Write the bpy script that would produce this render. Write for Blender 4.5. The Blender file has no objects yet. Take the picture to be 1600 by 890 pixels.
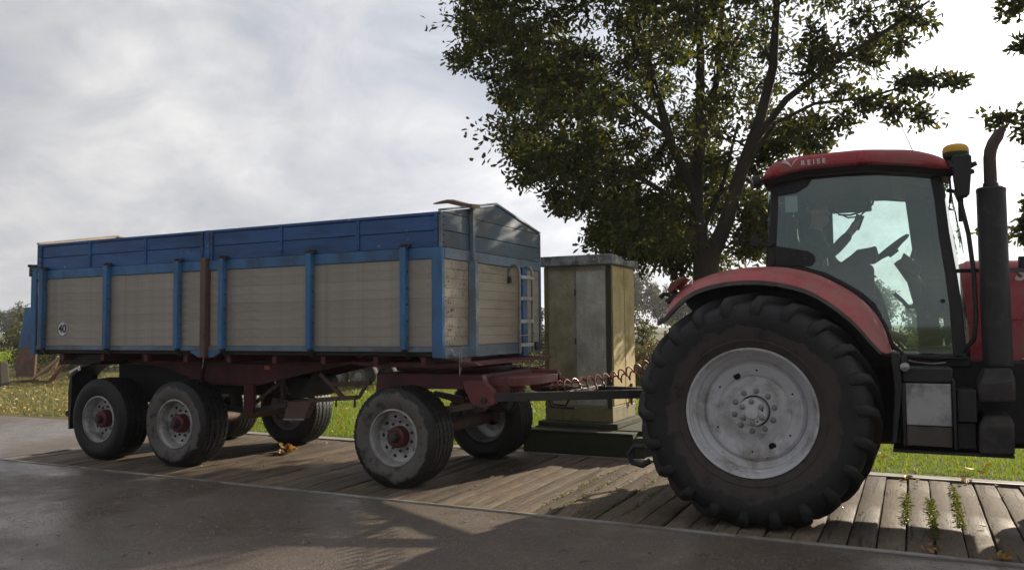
import bpy, math, random
import numpy as np
from mathutils import Vector, Matrix
random.seed(7); RNG = np.random.default_rng(7)
S = bpy.context.scene
COL = S.collection
PI = math.pi

# ------------------------------------------------------------------ camera, sky, sun, exposure
YAW, PITCH, ROLL, EYE = 0.45785, 0.05086, -0.00957, 1.66
cam_d = bpy.data.cameras.new('camera'); cam = bpy.data.objects.new('camera', cam_d); COL.objects.link(cam)
cam_d.sensor_fit = 'HORIZONTAL'; cam_d.sensor_width = 36.0; cam_d.lens = 36.0 * 1262.8 / 1600.0
cam_d.clip_start = 0.05; cam_d.clip_end = 6000
_f = Vector((-math.sin(YAW) * math.cos(PITCH), math.cos(YAW) * math.cos(PITCH), math.sin(PITCH)))
_r = Vector((math.cos(YAW), math.sin(YAW), 0)); _u = _r.cross(_f)
_r2 = math.cos(ROLL) * _r + math.sin(ROLL) * _u; _u2 = -math.sin(ROLL) * _r + math.cos(ROLL) * _u
cam.matrix_world = Matrix(((_r2.x, _u2.x, -_f.x, 0), (_r2.y, _u2.y, -_f.y, 0), (_r2.z, _u2.z, -_f.z, EYE), (0, 0, 0, 1)))
S.camera = cam

SUN_AZ, SUN_EL = math.radians(17.0), math.radians(19.0)      # azimuth measured from +Y towards +X
SUN = Vector((math.sin(SUN_AZ) * math.cos(SUN_EL), math.cos(SUN_AZ) * math.cos(SUN_EL), math.sin(SUN_EL)))
sd = bpy.data.lights.new('sun', 'SUN'); so = bpy.data.objects.new('sun', sd); COL.objects.link(so)
sd.energy = 5.0; sd.angle = math.radians(0.6); sd.color = (1.0, 0.88, 0.70)
so.rotation_euler = SUN.to_track_quat('Z', 'Y').to_euler(); so.location = (20, 60, 40)

W = bpy.data.worlds.new('World'); S.world = W; W.use_nodes = True
def build_world():
    nt = W.node_tree; nt.nodes.clear(); N = nt.nodes.new; L = nt.links.new
    out = N('ShaderNodeOutputWorld'); tc = N('ShaderNodeTexCoord')
    sky = N('ShaderNodeTexSky'); sky.sky_type = 'NISHITA'; sky.sun_disc = False
    sky.sun_elevation = SUN_EL; sky.sun_rotation = SUN_AZ; sky.dust_density = 2.0
    bs = N('ShaderNodeBackground'); bs.inputs['Strength'].default_value = 0.10
    L(sky.outputs[0], bs.inputs['Color'])
    nrm = N('ShaderNodeVectorMath'); nrm.operation = 'NORMALIZE'; L(tc.outputs['Generated'], nrm.inputs[0])
    sep = N('ShaderNodeSeparateXYZ'); L(nrm.outputs[0], sep.inputs[0])
    def math_(op, a, b=None, c=None, clamp=False):
        m = N('ShaderNodeMath'); m.operation = op; m.use_clamp = clamp
        for i, v in enumerate((a, b, c)):
            if v is None: continue
            if isinstance(v, (int, float)): m.inputs[i].default_value = v
            else: L(v, m.inputs[i])
        return m.outputs[0]
    zz = math_('ADD', math_('MAXIMUM', sep.outputs['Z'], 0.0), 0.40)
    cmb = N('ShaderNodeCombineXYZ'); L(math_('DIVIDE', sep.outputs['X'], zz), cmb.inputs[0]); L(math_('DIVIDE', sep.outputs['Y'], zz), cmb.inputs[1])
    mp = N('ShaderNodeMapping'); L(cmb.outputs[0], mp.inputs['Vector']); mp.inputs['Location'].default_value = (3.1, 1.7, 0)
    def noise(scale, detail, rough, dist=0.0):
        n = N('ShaderNodeTexNoise'); L(mp.outputs[0], n.inputs['Vector']); n.inputs['Scale'].default_value = scale
        n.inputs['Detail'].default_value = detail; n.inputs['Roughness'].default_value = rough; n.inputs['Distortion'].default_value = dist
        return n.outputs['Fac']
    n1 = noise(1.7, 9, 0.58, 0.5); n2 = noise(0.8, 3, 0.5, 0.2); n3 = noise(5.0, 9, 0.6, 0.8)
    v = math_('ADD', math_('ADD', math_('MULTIPLY', n1, 0.50), math_('MULTIPLY', n2, 0.27)), math_('MULTIPLY', n3, 0.23))
    rp = N('ShaderNodeValToRGB'); L(v, rp.inputs[0]); e = rp.color_ramp.elements
    e[0].position = 0.40; e[0].color = (0.345, 0.365, 0.415, 1); e[1].position = 0.63; e[1].color = (0.74, 0.735, 0.73, 1)
    m = rp.color_ramp.elements.new(0.47); m.color = (0.445, 0.46, 0.50, 1)
    m = rp.color_ramp.elements.new(0.54); m.color = (0.555, 0.56, 0.585, 1)
    # forward scattering: cloud brighter towards the sun
    dt = N('ShaderNodeVectorMath'); dt.operation = 'DOT_PRODUCT'; L(nrm.outputs[0], dt.inputs[0]); dt.inputs[1].default_value = SUN
    d0 = math_('MULTIPLY_ADD', math_('MAXIMUM', dt.outputs['Value'], 0.0), 1.0, 0.0)
    glow = math_('ADD', math_('MULTIPLY', math_('POWER', d0, 5.0), 1.05), math_('MULTIPLY', math_('POWER', d0, 40.0), 2.5))
    gain = math_('ADD', glow, math_('MULTIPLY_ADD', math_('MAXIMUM', math_('ADD', dt.outputs['Value'], 0.4), 0.0), 0.34, 0.52))
    mul = N('ShaderNodeVectorMath'); mul.operation = 'SCALE'; L(rp.outputs[0], mul.inputs[0]); L(gain, mul.inputs['Scale'])
    bc = N('ShaderNodeBackground'); L(mul.outputs[0], bc.inputs['Color']); bc.inputs['Strength'].default_value = 1.0
    mx = N('ShaderNodeMixShader'); cov = math_('MULTIPLY_ADD', v, 1.0, 0.47, clamp=True)
    L(cov, mx.inputs[0]); L(bs.outputs[0], mx.inputs[1]); L(bc.outputs[0], mx.inputs[2]); L(mx.outputs[0], out.inputs['Surface'])
build_world()
S.view_settings.view_transform = 'Standard'; S.view_settings.look = 'None'
S.view_settings.exposure = 0.52; S.view_settings.gamma = 1.0; S.view_settings.use_curve_mapping = False
S.render.engine = 'CYCLES'
S.cycles.max_bounces = 8; S.cycles.transparent_max_bounces = 16

# ------------------------------------------------------------------ materials
MATS = {}
def nodes_of(name):
    m = bpy.data.materials.new(name); m.use_nodes = True; nt = m.node_tree; nt.nodes.clear()
    out = nt.nodes.new('ShaderNodeOutputMaterial'); MATS[name] = m
    return m, nt, out
class G:
    """small node-graph helper"""
    def __init__(s, name):
        s.m, s.nt, s.out = nodes_of(name); s.N = s.nt.nodes.new; s.L = s.nt.links.new
        s.tc = s.N('ShaderNodeTexCoord')
    def put(s, sock, v):
        if v is None: return
        if isinstance(v, bpy.types.NodeSocket): s.L(v, sock)
        elif isinstance(v, (tuple, list)) and sock.type == 'RGBA' and len(v) == 3: sock.default_value = (*v, 1)
        else: sock.default_value = v
    def coord(s, scale=(1, 1, 1), rot=(0, 0, 0), kind='Object', loc=None):
        mp = s.N('ShaderNodeMapping'); s.L(s.tc.outputs[kind], mp.inputs[0]); mp.inputs['Scale'].default_value = scale; mp.inputs['Rotation'].default_value = rot
        if loc is not None: s.put(mp.inputs['Location'], loc)
        return mp.outputs[0]
    def noise(s, vec, scale, detail=6, rough=0.55, dist=0.0):
        n = s.N('ShaderNodeTexNoise'); s.L(vec, n.inputs['Vector']); n.inputs['Scale'].default_value = scale; n.inputs['Detail'].default_value = detail
        n.inputs['Roughness'].default_value = rough; n.inputs['Distortion'].default_value = dist
        return n.outputs['Fac']
    def voro(s, vec, scale, feature='F1'):
        n = s.N('ShaderNodeTexVoronoi'); n.feature = feature; s.L(vec, n.inputs['Vector']); n.inputs['Scale'].default_value = scale
        return n.outputs['Distance'], n.outputs.get('Color')
    def ramp(s, v, a, b, ca=(0, 0, 0), cb=(1, 1, 1)):
        r = s.N('ShaderNodeValToRGB'); s.L(v, r.inputs[0]); e = r.color_ramp.elements
        e[0].position = a; e[1].position = b; e[0].color = (*ca, 1); e[1].color = (*cb, 1)
        return r.outputs[0]
    def mix(s, f, a, b, mode='MIX'):
        n = s.N('ShaderNodeMix'); n.data_type = 'RGBA'; n.blend_type = mode; s.put(n.inputs[0], f); s.put(n.inputs[6], a); s.put(n.inputs[7], b)
        return n.outputs[2]
    def mth(s, op, a, b=None, c=None, clamp=False):
        n = s.N('ShaderNodeMath'); n.operation = op; n.use_clamp = clamp
        for i, v in enumerate((a, b, c)): s.put(n.inputs[i], v)
        return n.outputs[0]
    def bump(s, h, strength=0.3, dist=0.01, normal=None):
        n = s.N('ShaderNodeBump'); s.put(n.inputs['Height'], h); n.inputs['Strength'].default_value = strength; n.inputs['Distance'].default_value = dist
        if normal is not None: s.L(normal, n.inputs['Normal'])
        return n.outputs[0]
    def rnd(s): return s.N('ShaderNodeObjectInfo').outputs['Random']
    def island(s): return s.N('ShaderNodeNewGeometry').outputs['Random Per Island']
    def bsdf(s, color, rough, metal=0.0, normal=None, spec=0.5, **kw):
        p = s.N('ShaderNodeBsdfPrincipled'); s.put(p.inputs['Base Color'], color); s.put(p.inputs['Roughness'], rough); s.put(p.inputs['Metallic'], metal)
        p.inputs['Specular IOR Level'].default_value = spec
        if normal is not None: s.L(normal, p.inputs['Normal'])
        for k, v in kw.items(): s.put(p.inputs[k], v)
        return p.outputs[0]
    def end(s, sh): s.L(sh, s.out.inputs['Surface']); return s.m

def dirty(name, base, dirt, amt=0.5, dscale=2.0, rough=0.5, rough_d=0.85, metal=0.0, var=0.25, vscale=4.0, stretch=(1, 1, 1), bump=0.15, bscale=60, spots=None, rnd=0.0, streak=0.0, spec=0.5):
    g = G(name); v = g.coord(stretch); vi = g.coord()
    n = g.noise(v, vscale, 6, 0.6)
    c = g.mix(g.ramp(n, 0.3, 0.7), [x * (1 - var) for x in base], [min(1, x * (1 + var)) for x in base])
    d = g.ramp(g.noise(v, dscale, 10, 0.68, 0.3), 0.62 - amt * 0.30, 0.78 - amt * 0.18)
    if streak:
        st = g.ramp(g.noise(g.coord((4, 4, 0.45)), 2.0, 8, 0.68, 0.5), 0.50, 0.74)
        d = g.mth('MAXIMUM', d, g.mth('MULTIPLY', st, streak))
    c = g.mix(d, c, dirt)
    if spots:
        sc, th, col = spots
        f, _ = g.voro(vi, sc); big = g.noise(vi, sc * 0.2, 3)
        sp = g.mth('MULTIPLY', g.ramp(f, th, th + 0.06, (1, 1, 1), (0, 0, 0)), g.ramp(big, 0.42, 0.55))
        c = g.mix(sp, c, col)
    if rnd:
        k = g.mth('MULTIPLY_ADD', g.rnd(), 2 * rnd, 1 - rnd)
        h = g.N('ShaderNodeHueSaturation'); g.put(h.inputs['Value'], k); g.L(c, h.inputs['Color']); c = h.outputs[0]
    r = g.mth('MULTIPLY_ADD', d, rough_d - rough, rough)
    r = g.mth('MULTIPLY_ADD', g.mth('SUBTRACT', n, 0.5), 0.25, r)
    mt = g.mth('MULTIPLY', g.mth('SUBTRACT', 1.0, d), metal) if metal else 0.0
    b = g.bump(g.mth('ADD', g.noise(vi, bscale, 4), g.mth('MULTIPLY', d, 0.6)), bump, 0.006)
    return g.end(g.bsdf(c, r, mt, b, spec))

def plain(name, col, rough=0.5, metal=0.0, **kw):
    g = G(name); n = g.noise(g.coord(), 12, 4)
    c = g.mix(n, [x * 0.8 for x in col], [min(1, x * 1.2) for x in col])
    return g.end(g.bsdf(c, g.mth('MULTIPLY_ADD', n, 0.2, rough - 0.1), metal, g.bump(n, 0.08, 0.003), **kw))

dirty('blue_dark', (0.026, 0.100, 0.28), (0.035, 0.07, 0.15), 0.42, 2.2, 0.42, 0.8, var=0.3, vscale=3, stretch=(0.5, 1, 3), bump=0.12, streak=0.3, rnd=0.12, spots=(5, 0.05, (0.25, 0.27, 0.28)))
dirty('blue_light', (0.050, 0.165, 0.34), (0.07, 0.09, 0.12), 0.40, 3.5, 0.45, 0.8, var=0.25, stretch=(1, 1, 0.5), streak=0.35, rnd=0.08, spots=(9, 0.06, (0.10, 0.055, 0.03)))
dirty('blue_worn', (0.15, 0.22, 0.28), (0.15, 0.14, 0.115), 0.55, 2.5, 0.5, 0.85, var=0.35, stretch=(1, 0.6, 1.5), streak=0.5, rnd=0.1, spots=(14, 0.10, (0.10, 0.08, 0.06)))
dirty('blue_front', (0.060, 0.105, 0.145), (0.125, 0.12, 0.10), 0.55, 1.6, 0.55, 0.85, var=0.35, stretch=(1, 0.8, 1.4), streak=0.35, rnd=0.10)
dirty('board_side', (0.385, 0.345, 0.295), (0.21, 0.18, 0.14), 0.46, 1.3, 0.5, 0.75, metal=0.15, var=0.20, vscale=1.6, stretch=(0.5, 1, 1.7), bump=0.22, bscale=14, streak=0.5, rnd=0.07, spots=(6, 0.07, (0.15, 0.10, 0.065)))
dirty('board_front', (0.40, 0.335, 0.24), (0.24, 0.19, 0.13), 0.35, 1.6, 0.55, 0.8, var=0.15, stretch=(1, 0.5, 1.7), rnd=0.05)
dirty('board_speckled', (0.40, 0.34, 0.25), (0.25, 0.20, 0.14), 0.40, 2.5, 0.55, 0.8, var=0.2, rnd=0.04, spots=(24, 0.26, (0.07, 0.055, 0.04)))
dirty('wood_raw', (0.40, 0.30, 0.19), (0.22, 0.16, 0.10), 0.4, 2.0, 0.7, 0.9, stretch=(1, 0.5, 4))
dirty('rust', (0.14, 0.065, 0.040), (0.075, 0.045, 0.035), 0.5, 5, 0.8, 0.9, var=0.4, bump=0.4)
dirty('rust_stain', (0.16, 0.10, 0.075), (0.10, 0.075, 0.06), 0.5, 4, 0.7, 0.9, var=0.3, streak=0.4, bump=0.3)
dirty('frame_red', (0.115, 0.022, 0.026), (0.06, 0.040, 0.035), 0.5, 3, 0.55, 0.9, var=0.3, streak=0.25)
dirty('frame_pink', (0.20, 0.048, 0.045), (0.08, 0.045, 0.04), 0.5, 4, 0.55, 0.85, var=0.3)
dirty('under_dark', (0.020, 0.018, 0.018), (0.05, 0.04, 0.032), 0.5, 4, 0.7, 0.95)
dirty('steel_dark', (0.05, 0.048, 0.048), (0.085, 0.06, 0.045), 0.5, 6, 0.45, 0.85, metal=0.5)
dirty('steel_bare', (0.40, 0.39, 0.37), (0.15, 0.12, 0.09), 0.5, 5, 0.4, 0.8, metal=0.6)
dirty('galvanised', (0.33, 0.33, 0.32), (0.15, 0.135, 0.115), 0.52, 6, 0.45, 0.8, metal=0.5)
dirty('edge_steel', (0.33, 0.315, 0.29), (0.12, 0.095, 0.075), 0.62, 3, 0.5, 0.85, metal=0.3, stretch=(0.6, 1, 1))
dirty('rim_silver', (0.46, 0.455, 0.445), (0.13, 0.12, 0.11), 0.48, 5, 0.38, 0.8, metal=0.35, var=0.12)
dirty('rim_tractor', (0.62, 0.62, 0.635), (0.27, 0.24, 0.205), 0.46, 3.5, 0.42, 0.8, metal=0.1, var=0.08, bump=0.06, spots=(9, 0.06, (0.16, 0.09, 0.05)))
dirty('hub_red', (0.11, 0.014, 0.018), (0.08, 0.04, 0.035), 0.45, 8, 0.45, 0.85)
dirty('tractor_red', (0.42, 0.045, 0.056), (0.29, 0.14, 0.125), 0.45, 2.0, 0.28, 0.65, var=0.15, bump=0.03, bscale=20)
dirty('fender_red', (0.46, 0.085, 0.09), (0.34, 0.20, 0.175), 0.52, 3.2, 0.32, 0.8, var=0.2, bump=0.12, streak=0.3, spots=(16, 0.10, (0.20, 0.14, 0.12)))
dirty('lip_grey', (0.11, 0.10, 0.095), (0.19, 0.17, 0.145), 0.6, 5, 0.8, 0.9)
dirty('plastic_black', (0.012, 0.012, 0.013), (0.045, 0.042, 0.04), 0.35, 5, 0.5, 0.8)
dirty('exhaust_black', (0.018, 0.018, 0.020), (0.06, 0.055, 0.05), 0.42, 7, 0.5, 0.8, bump=0.5, bscale=220)
dirty('pipe_rust', (0.075, 0.050, 0.042), (0.045, 0.035, 0.032), 0.5, 6, 0.65, 0.85)
dirty('mud_box', (0.024, 0.023, 0.023), (0.085, 0.07, 0.058), 0.55, 4, 0.75, 0.95)
dirty('mud_brown', (0.085, 0.07, 0.058), (0.13, 0.105, 0.082), 0.5, 6, 0.85, 0.95)
dirty('moss_beam', (0.036, 0.038, 0.022), (0.045, 0.065, 0.014), 0.55, 3, 0.85, 0.95, var=0.35, stretch=(0.4, 1, 1))
dirty('moss_slab', (0.060, 0.057, 0.042), (0.045, 0.062, 0.015), 0.6, 6, 0.9, 0.95, bump=0.5, bscale=30)
dirty('cab_front', (0.47, 0.44, 0.30), (0.17, 0.145, 0.055), 0.58, 1.0, 0.42, 0.8, metal=0.2, var=0.45, vscale=1.2, streak=0.8, spots=(22, 0.13, (0.09, 0.08, 0.05)))
dirty('cab_door', (0.62, 0.62, 0.54), (0.20, 0.185, 0.105), 0.52, 1.2, 0.32, 0.7, metal=0.35, var=0.3, streak=0.55, spots=(22, 0.13, (0.14, 0.13, 0.09)))
dirty('cab_side', (0.46, 0.34, 0.12), (0.25, 0.20, 0.06), 0.5, 2.0, 0.6, 0.85, var=0.25, streak=0.5, spots=(20, 0.14, (0.14, 0.12, 0.05)))  # ochre mixes lichen with the golden sunlit tone of the right face
dirty('cab_plinth', (0.24, 0.20, 0.10), (0.10, 0.088, 0.038), 0.5, 4, 0.7, 0.9)
dirty('lichen_roof', (0.30, 0.32, 0.33), (0.07, 0.07, 0.06), 0.72, 7, 0.75, 0.95, var=0.25, spots=(30, 0.2, (0.6, 0.6, 0.56)))
dirty('concrete', (0.30, 0.27, 0.23), (0.17, 0.15, 0.12), 0.5, 2, 0.85, 0.95, stretch=(0.7, 1, 1))
dirty('bark', (0.048, 0.039, 0.030), (0.052, 0.056, 0.027), 0.5, 3, 0.9, 0.95, var=0.5, stretch=(1, 1, 0.25), bump=0.9, bscale=16)
dirty('hose_red', (0.30, 0.045, 0.030), (0.16, 0.07, 0.05), 0.4, 12, 0.4, 0.7)
dirty('gps_yellow', (0.62, 0.33, 0.012), (0.30, 0.18, 0.03), 0.25, 8, 0.35, 0.6)
plain('gps_green', (0.02, 0.05, 0.018), 0.45)
plain('white_print', (0.78, 0.77, 0.76), 0.45)
plain('black_print', (0.012, 0.012, 0.012), 0.5)
plain('orange_lens', (0.55, 0.11, 0.012), 0.3)
plain('red_lens', (0.16, 0.035, 0.025), 0.35)
plain('lamp_glass', (0.36, 0.36, 0.35), 0.15, 0.6)
plain('hole_black', (0.004, 0.004, 0.004), 0.9)
plain('skin', (0.42, 0.24, 0.17), 0.5)
plain('hair', (0.03, 0.022, 0.016), 0.7)
plain('jacket', (0.035, 0.042, 0.038), 0.9)
plain('trousers', (0.02, 0.023, 0.032), 0.9)
plain('seat_cloth', (0.03, 0.03, 0.032), 0.9)
plain('interior', (0.026, 0.027, 0.027), 0.7)
plain('paper', (0.55, 0.60, 0.60), 0.6)
plain('car_grey', (0.10, 0.105, 0.11), 0.4)
plain('car_white', (0.62, 0.62, 0.60), 0.4)

def tyre_mat(name, mud, r0, r1, amt, body=0.018):
    """rubber with dried mud on the sidewall between radii r0 and r1"""
    g = G(name); v = g.coord(); sep = g.N('ShaderNodeSeparateXYZ'); g.L(g.tc.outputs['Object'], sep.inputs[0])
    rad = g.mth('SQRT', g.mth('ADD', g.mth('MULTIPLY', sep.outputs[0], sep.outputs[0]), g.mth('MULTIPLY', sep.outputs[2], sep.outputs[2])))
    n = g.noise(v, 4.0, 9, 0.65, 0.8); fine = g.noise(v, 45, 6, 0.7)
    w = g.mth('MULTIPLY_ADD', g.mth('SUBTRACT', n, 0.5), (r1 - r0) * 1.6, rad)
    band = g.ramp(w, r1 - 0.010, r1 + 0.006, (1, 1, 1), (0, 0, 0))
    d = g.mth('MULTIPLY', g.mth('MULTIPLY', band, g.ramp(g.mth('MULTIPLY_ADD', fine, 0.3, g.noise(v, 7, 7, 0.6)), 0.46, 0.62)), amt)
    d = g.mth('MAXIMUM', d, g.mth('MULTIPLY', g.ramp(g.noise(v, 13, 8, 0.7, 1.0), 0.58, 0.72), 0.35))
    c = g.mix(g.ramp(g.noise(v, 6, 8, 0.7), 0.3, 0.7), (body * 0.55, body * 0.6, body * 0.66), (body * 1.7, body * 1.65, body * 1.6))
    c = g.mix(d, c, g.mix(fine, [x * 0.75 for x in mud], [x * 1.3 for x in mud]))
    b = g.bump(g.mth('ADD', g.noise(v, 70, 5), g.mth('MULTIPLY', d, 1.0)), 0.45, 0.006)
    return g.end(g.bsdf(c, g.mth('MULTIPLY_ADD', d, 0.3, g.mth('MULTIPLY_ADD', fine, 0.3, 0.42)), 0.0, b))
tyre_mat('tyre_muddy', (0.125, 0.115, 0.105), 0.29, 0.450, 1.0, 0.0105)
tyre_mat('tyre_clean', (0.035, 0.033, 0.031), 0.29, 0.36, 0.4, 0.008)
tyre_mat('tyre_tractor', (0.070, 0.056, 0.049), 0.50, 0.69, 0.8, 0.0115)

def m_glass():
    g = G('cab_glass'); n = g.noise(g.coord(), 4, 8, 0.65)
    tr = g.N('ShaderNodeBsdfTransparent'); tr.inputs[0].default_value = (0.885, 0.955, 0.93, 1)
    gl = g.N('ShaderNodeBsdfGlossy'); gl.inputs['Roughness'].default_value = 0.03; gl.inputs['Color'].default_value = (0.9, 1.0, 0.97, 1)
    fr = g.N('ShaderNodeFresnel'); fr.inputs['IOR'].default_value = 1.55
    mx = g.N('ShaderNodeMixShader'); g.L(g.mth('MULTIPLY_ADD', fr.outputs[0], 1.1, 0.04), mx.inputs[0]); g.L(tr.outputs[0], mx.inputs[1]); g.L(gl.outputs[0], mx.inputs[2])
    di = g.N('ShaderNodeBsdfDiffuse'); di.inputs[0].default_value = (0.42, 0.40, 0.34, 1)
    m2 = g.N('ShaderNodeMixShader'); g.L(g.mth('MULTIPLY', g.ramp(n, 0.48, 0.8), 0.10), m2.inputs[0]); g.L(mx.outputs[0], m2.inputs[1]); g.L(di.outputs[0], m2.inputs[2])
    g.end(m2.outputs[0])
m_glass()

def m_plank():
    g = G('plank_wood'); r = g.rnd()
    off = g.N('ShaderNodeCombineXYZ'); g.put(off.inputs[0], g.mth('MULTIPLY', r, 37.0)); g.put(off.inputs[1], g.mth('MULTIPLY', r, 91.0))
    v = g.coord((1, 0.17, 1), loc=off.outputs[0]); v2 = g.coord((1, 1, 1), loc=off.outputs[0])
    grain = g.noise(v, 34, 8, 0.65, 0.4); blot = g.noise(v2, 1.8, 6, 0.6)
    c = g.mix(g.ramp(grain, 0.3, 0.72), (0.080, 0.058, 0.040), (0.215, 0.160, 0.112))
    c = g.mix(g.ramp(blot, 0.38, 0.68), c, g.mix(0.4, c, (0.22, 0.185, 0.145)))
    crack = g.ramp(g.noise(g.coord((1, 0.06, 1), loc=off.outputs[0]), 20, 3, 0.5, 0.8), 0.36, 0.40, (1, 1, 1), (0, 0, 0))
    c = g.mix(g.mth('MULTIPLY', crack, 0.7), c, (0.045, 0.036, 0.03))
    f, _ = g.voro(v2, 26); sp = g.mth('MULTIPLY', g.ramp(f, 0.10, 0.16, (1, 1, 1), (0, 0, 0)), g.ramp(g.noise(v2, 2.5, 3), 0.56, 0.62))
    c = g.mix(g.mth('MULTIPLY', sp, 0.5), c, (0.40, 0.37, 0.32))
    h = g.N('ShaderNodeHueSaturation'); g.put(h.inputs['Value'], g.mth('MULTIPLY_ADD', r, 0.62, 0.68)); g.L(c, h.inputs['Color'])
    wet = g.ramp(g.noise(g.coord((0.6, 0.6, 0.6)), 1.3, 5, 0.6), 0.5, 0.66)
    b = g.bump(g.mth('SUBTRACT', grain, g.mth('MULTIPLY', crack, 0.8)), 0.55, 0.006)
    g.end(g.bsdf(h.outputs[0], g.mth('MULTIPLY_ADD', wet, -0.18, 0.86), 0, b, 0.18))
m_plank()

def m_road():
    g = G('wet_asphalt'); v = g.coord()
    big = g.noise(v, 0.5, 8, 0.65, 0.8); mid = g.noise(v, 3.0, 9, 0.7, 0.4); fine = g.noise(v, 75, 3, 0.8)
    c = g.mix(g.ramp(big, 0.36, 0.66), (0.072, 0.057, 0.046), (0.145, 0.116, 0.093))
    c = g.mix(g.ramp(mid, 0.42, 0.70), c, g.mix(0.55, c, (0.18, 0.143, 0.112)))
    c = g.mix(g.mth('MULTIPLY', g.ramp(g.noise(v, 1.1, 7, 0.7, 1.2), 0.60, 0.72), 0.6), c, (0.055, 0.042, 0.034))
    c = g.mix(0.5, c, g.ramp(fine, 0.34, 0.68, (0.018, 0.014, 0.011), (0.26, 0.205, 0.16)))
    f, _ = g.voro(v, 38); grit_ = g.ramp(f, 0.14, 0.24, (1, 1, 1), (0, 0, 0)); thin = g.ramp(g.noise(v, 1.7, 5, 0.7), 0.42, 0.6)
    c = g.mix(g.mth('MULTIPLY', g.mth('MULTIPLY', grit_, thin), 0.7), c, (0.42, 0.36, 0.29))
    wet = g.ramp(g.mth('MULTIPLY_ADD', mid, 0.35, g.noise(v, 0.36, 6, 0.6, 0.8)), 0.58, 0.82)
    rough = g.mth('MULTIPLY_ADD', wet, -0.45, 0.62)
    b = g.bump(g.mth('ADD', g.mth('MULTIPLY', fine, g.mth('MULTIPLY_ADD', wet, -0.6, 1.0)), g.mth('MULTIPLY', mid, 0.5)), 0.6, 0.010)
    g.end(g.bsdf(c, rough, 0, b, 0.52))
m_road()

def m_grit():
    g = G('stone_grit'); c = g.ramp(g.island(), 0.0, 1.0, (0.09, 0.072, 0.058), (0.33, 0.27, 0.215)); g.end(g.bsdf(c, 0.8))
m_grit()
def m_ground(name, cols, scale=0.8):
    g = G(name); v = g.coord(); a = g.noise(v, scale, 7, 0.65); f = g.noise(v, 14, 6, 0.7)
    c = g.mix(g.ramp(a, 0.35, 0.65), cols[0], cols[1]); c = g.mix(g.ramp(f, 0.35, 0.75), c, cols[2])
    g.end(g.bsdf(c, 0.95, 0, g.bump(f, 0.8, 0.03), 0.2))
m_ground('lawn_soil', ((0.070, 0.095, 0.018), (0.10, 0.11, 0.024), (0.045, 0.065, 0.014)))
m_ground('leafy_soil', ((0.13, 0.125, 0.045), (0.20, 0.16, 0.055), (0.075, 0.08, 0.028)), 0.5)
m_ground('field_soil', ((0.075, 0.09, 0.025), (0.11, 0.10, 0.035), (0.05, 0.06, 0.018)), 0.1)
m_ground('dark_soil', ((0.03, 0.026, 0.02), (0.045, 0.036, 0.026), (0.02, 0.018, 0.013)), 2)

def leaf_mat(name, cols, trans=0.4, rough=0.5):
    g = G(name); r = g.island(); rp = g.N('ShaderNodeValToRGB'); g.L(r, rp.inputs[0])
    e = rp.color_ramp.elements
    while len(e) > 1: e.remove(e[0])
    for i, (p, c) in enumerate(cols):
        if i == 0: e[0].position = p; e[0].color = (*c, 1)
        else: x = e.new(p); x.color = (*c, 1)
    p = g.bsdf(rp.outputs[0], rough, 0, None, 0.35)
    t = g.N('ShaderNodeBsdfTranslucent'); h = g.N('ShaderNodeHueSaturation'); h.inputs['Value'].default_value = 1.5; h.inputs['Saturation'].default_value = 1.1
    g.L(rp.outputs[0], h.inputs['Color']); g.L(h.outputs[0], t.inputs[0])
    mx = g.N('ShaderNodeMixShader'); mx.inputs[0].default_value = trans; g.L(p, mx.inputs[1]); g.L(t.outputs[0], mx.inputs[2]); g.end(mx.outputs[0])
leaf_mat('oak_leaf', [(0, (0.030, 0.040, 0.010)), (0.45, (0.048, 0.060, 0.014)), (0.80, (0.072, 0.078, 0.016)), (0.97, (0.12, 0.11, 0.02)), (1, (0.13, 0.08, 0.02))], 0.42, 0.6)
leaf_mat('hedge_leaf', [(0, (0.045, 0.055, 0.018)), (0.5, (0.07, 0.08, 0.02)), (0.8, (0.14, 0.13, 0.03)), (1, (0.20, 0.15, 0.03))], 0.35)
leaf_mat('brown_leaf', [(0, (0.10, 0.055, 0.022)), (0.5, (0.15, 0.085, 0.03)), (0.8, (0.12, 0.11, 0.03)), (1, (0.08, 0.09, 0.02))], 0.3)
leaf_mat('far_leaf', [(0, (0.05, 0.065, 0.030)), (0.6, (0.075, 0.085, 0.035)), (1, (0.13, 0.11, 0.04))], 0.25)
leaf_mat('grass_blade', [(0, (0.095, 0.155, 0.012)), (0.5, (0.145, 0.205, 0.016)), (0.85, (0.21, 0.235, 0.026)), (1, (0.32, 0.29, 0.08))], 0.55)
leaf_mat('dry_blade', [(0, (0.10, 0.115, 0.03)), (0.5, (0.17, 0.16, 0.05)), (1, (0.28, 0.23, 0.09))], 0.35)
leaf_mat('fallen_leaf', [(0, (0.28, 0.10, 0.022)), (0.4, (0.38, 0.20, 0.05)), (0.7, (0.42, 0.30, 0.10)), (1, (0.20, 0.09, 0.035))], 0.2)
leaf_mat('yellow_leaf', [(0, (0.42, 0.32, 0.09)), (0.5, (0.50, 0.40, 0.18)), (1, (0.28, 0.19, 0.06))], 0.25)
leaf_mat('weed_leaf', [(0, (0.07, 0.10, 0.02)), (0.6, (0.12, 0.14, 0.03)), (1, (0.18, 0.18, 0.05))], 0.4)

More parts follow.
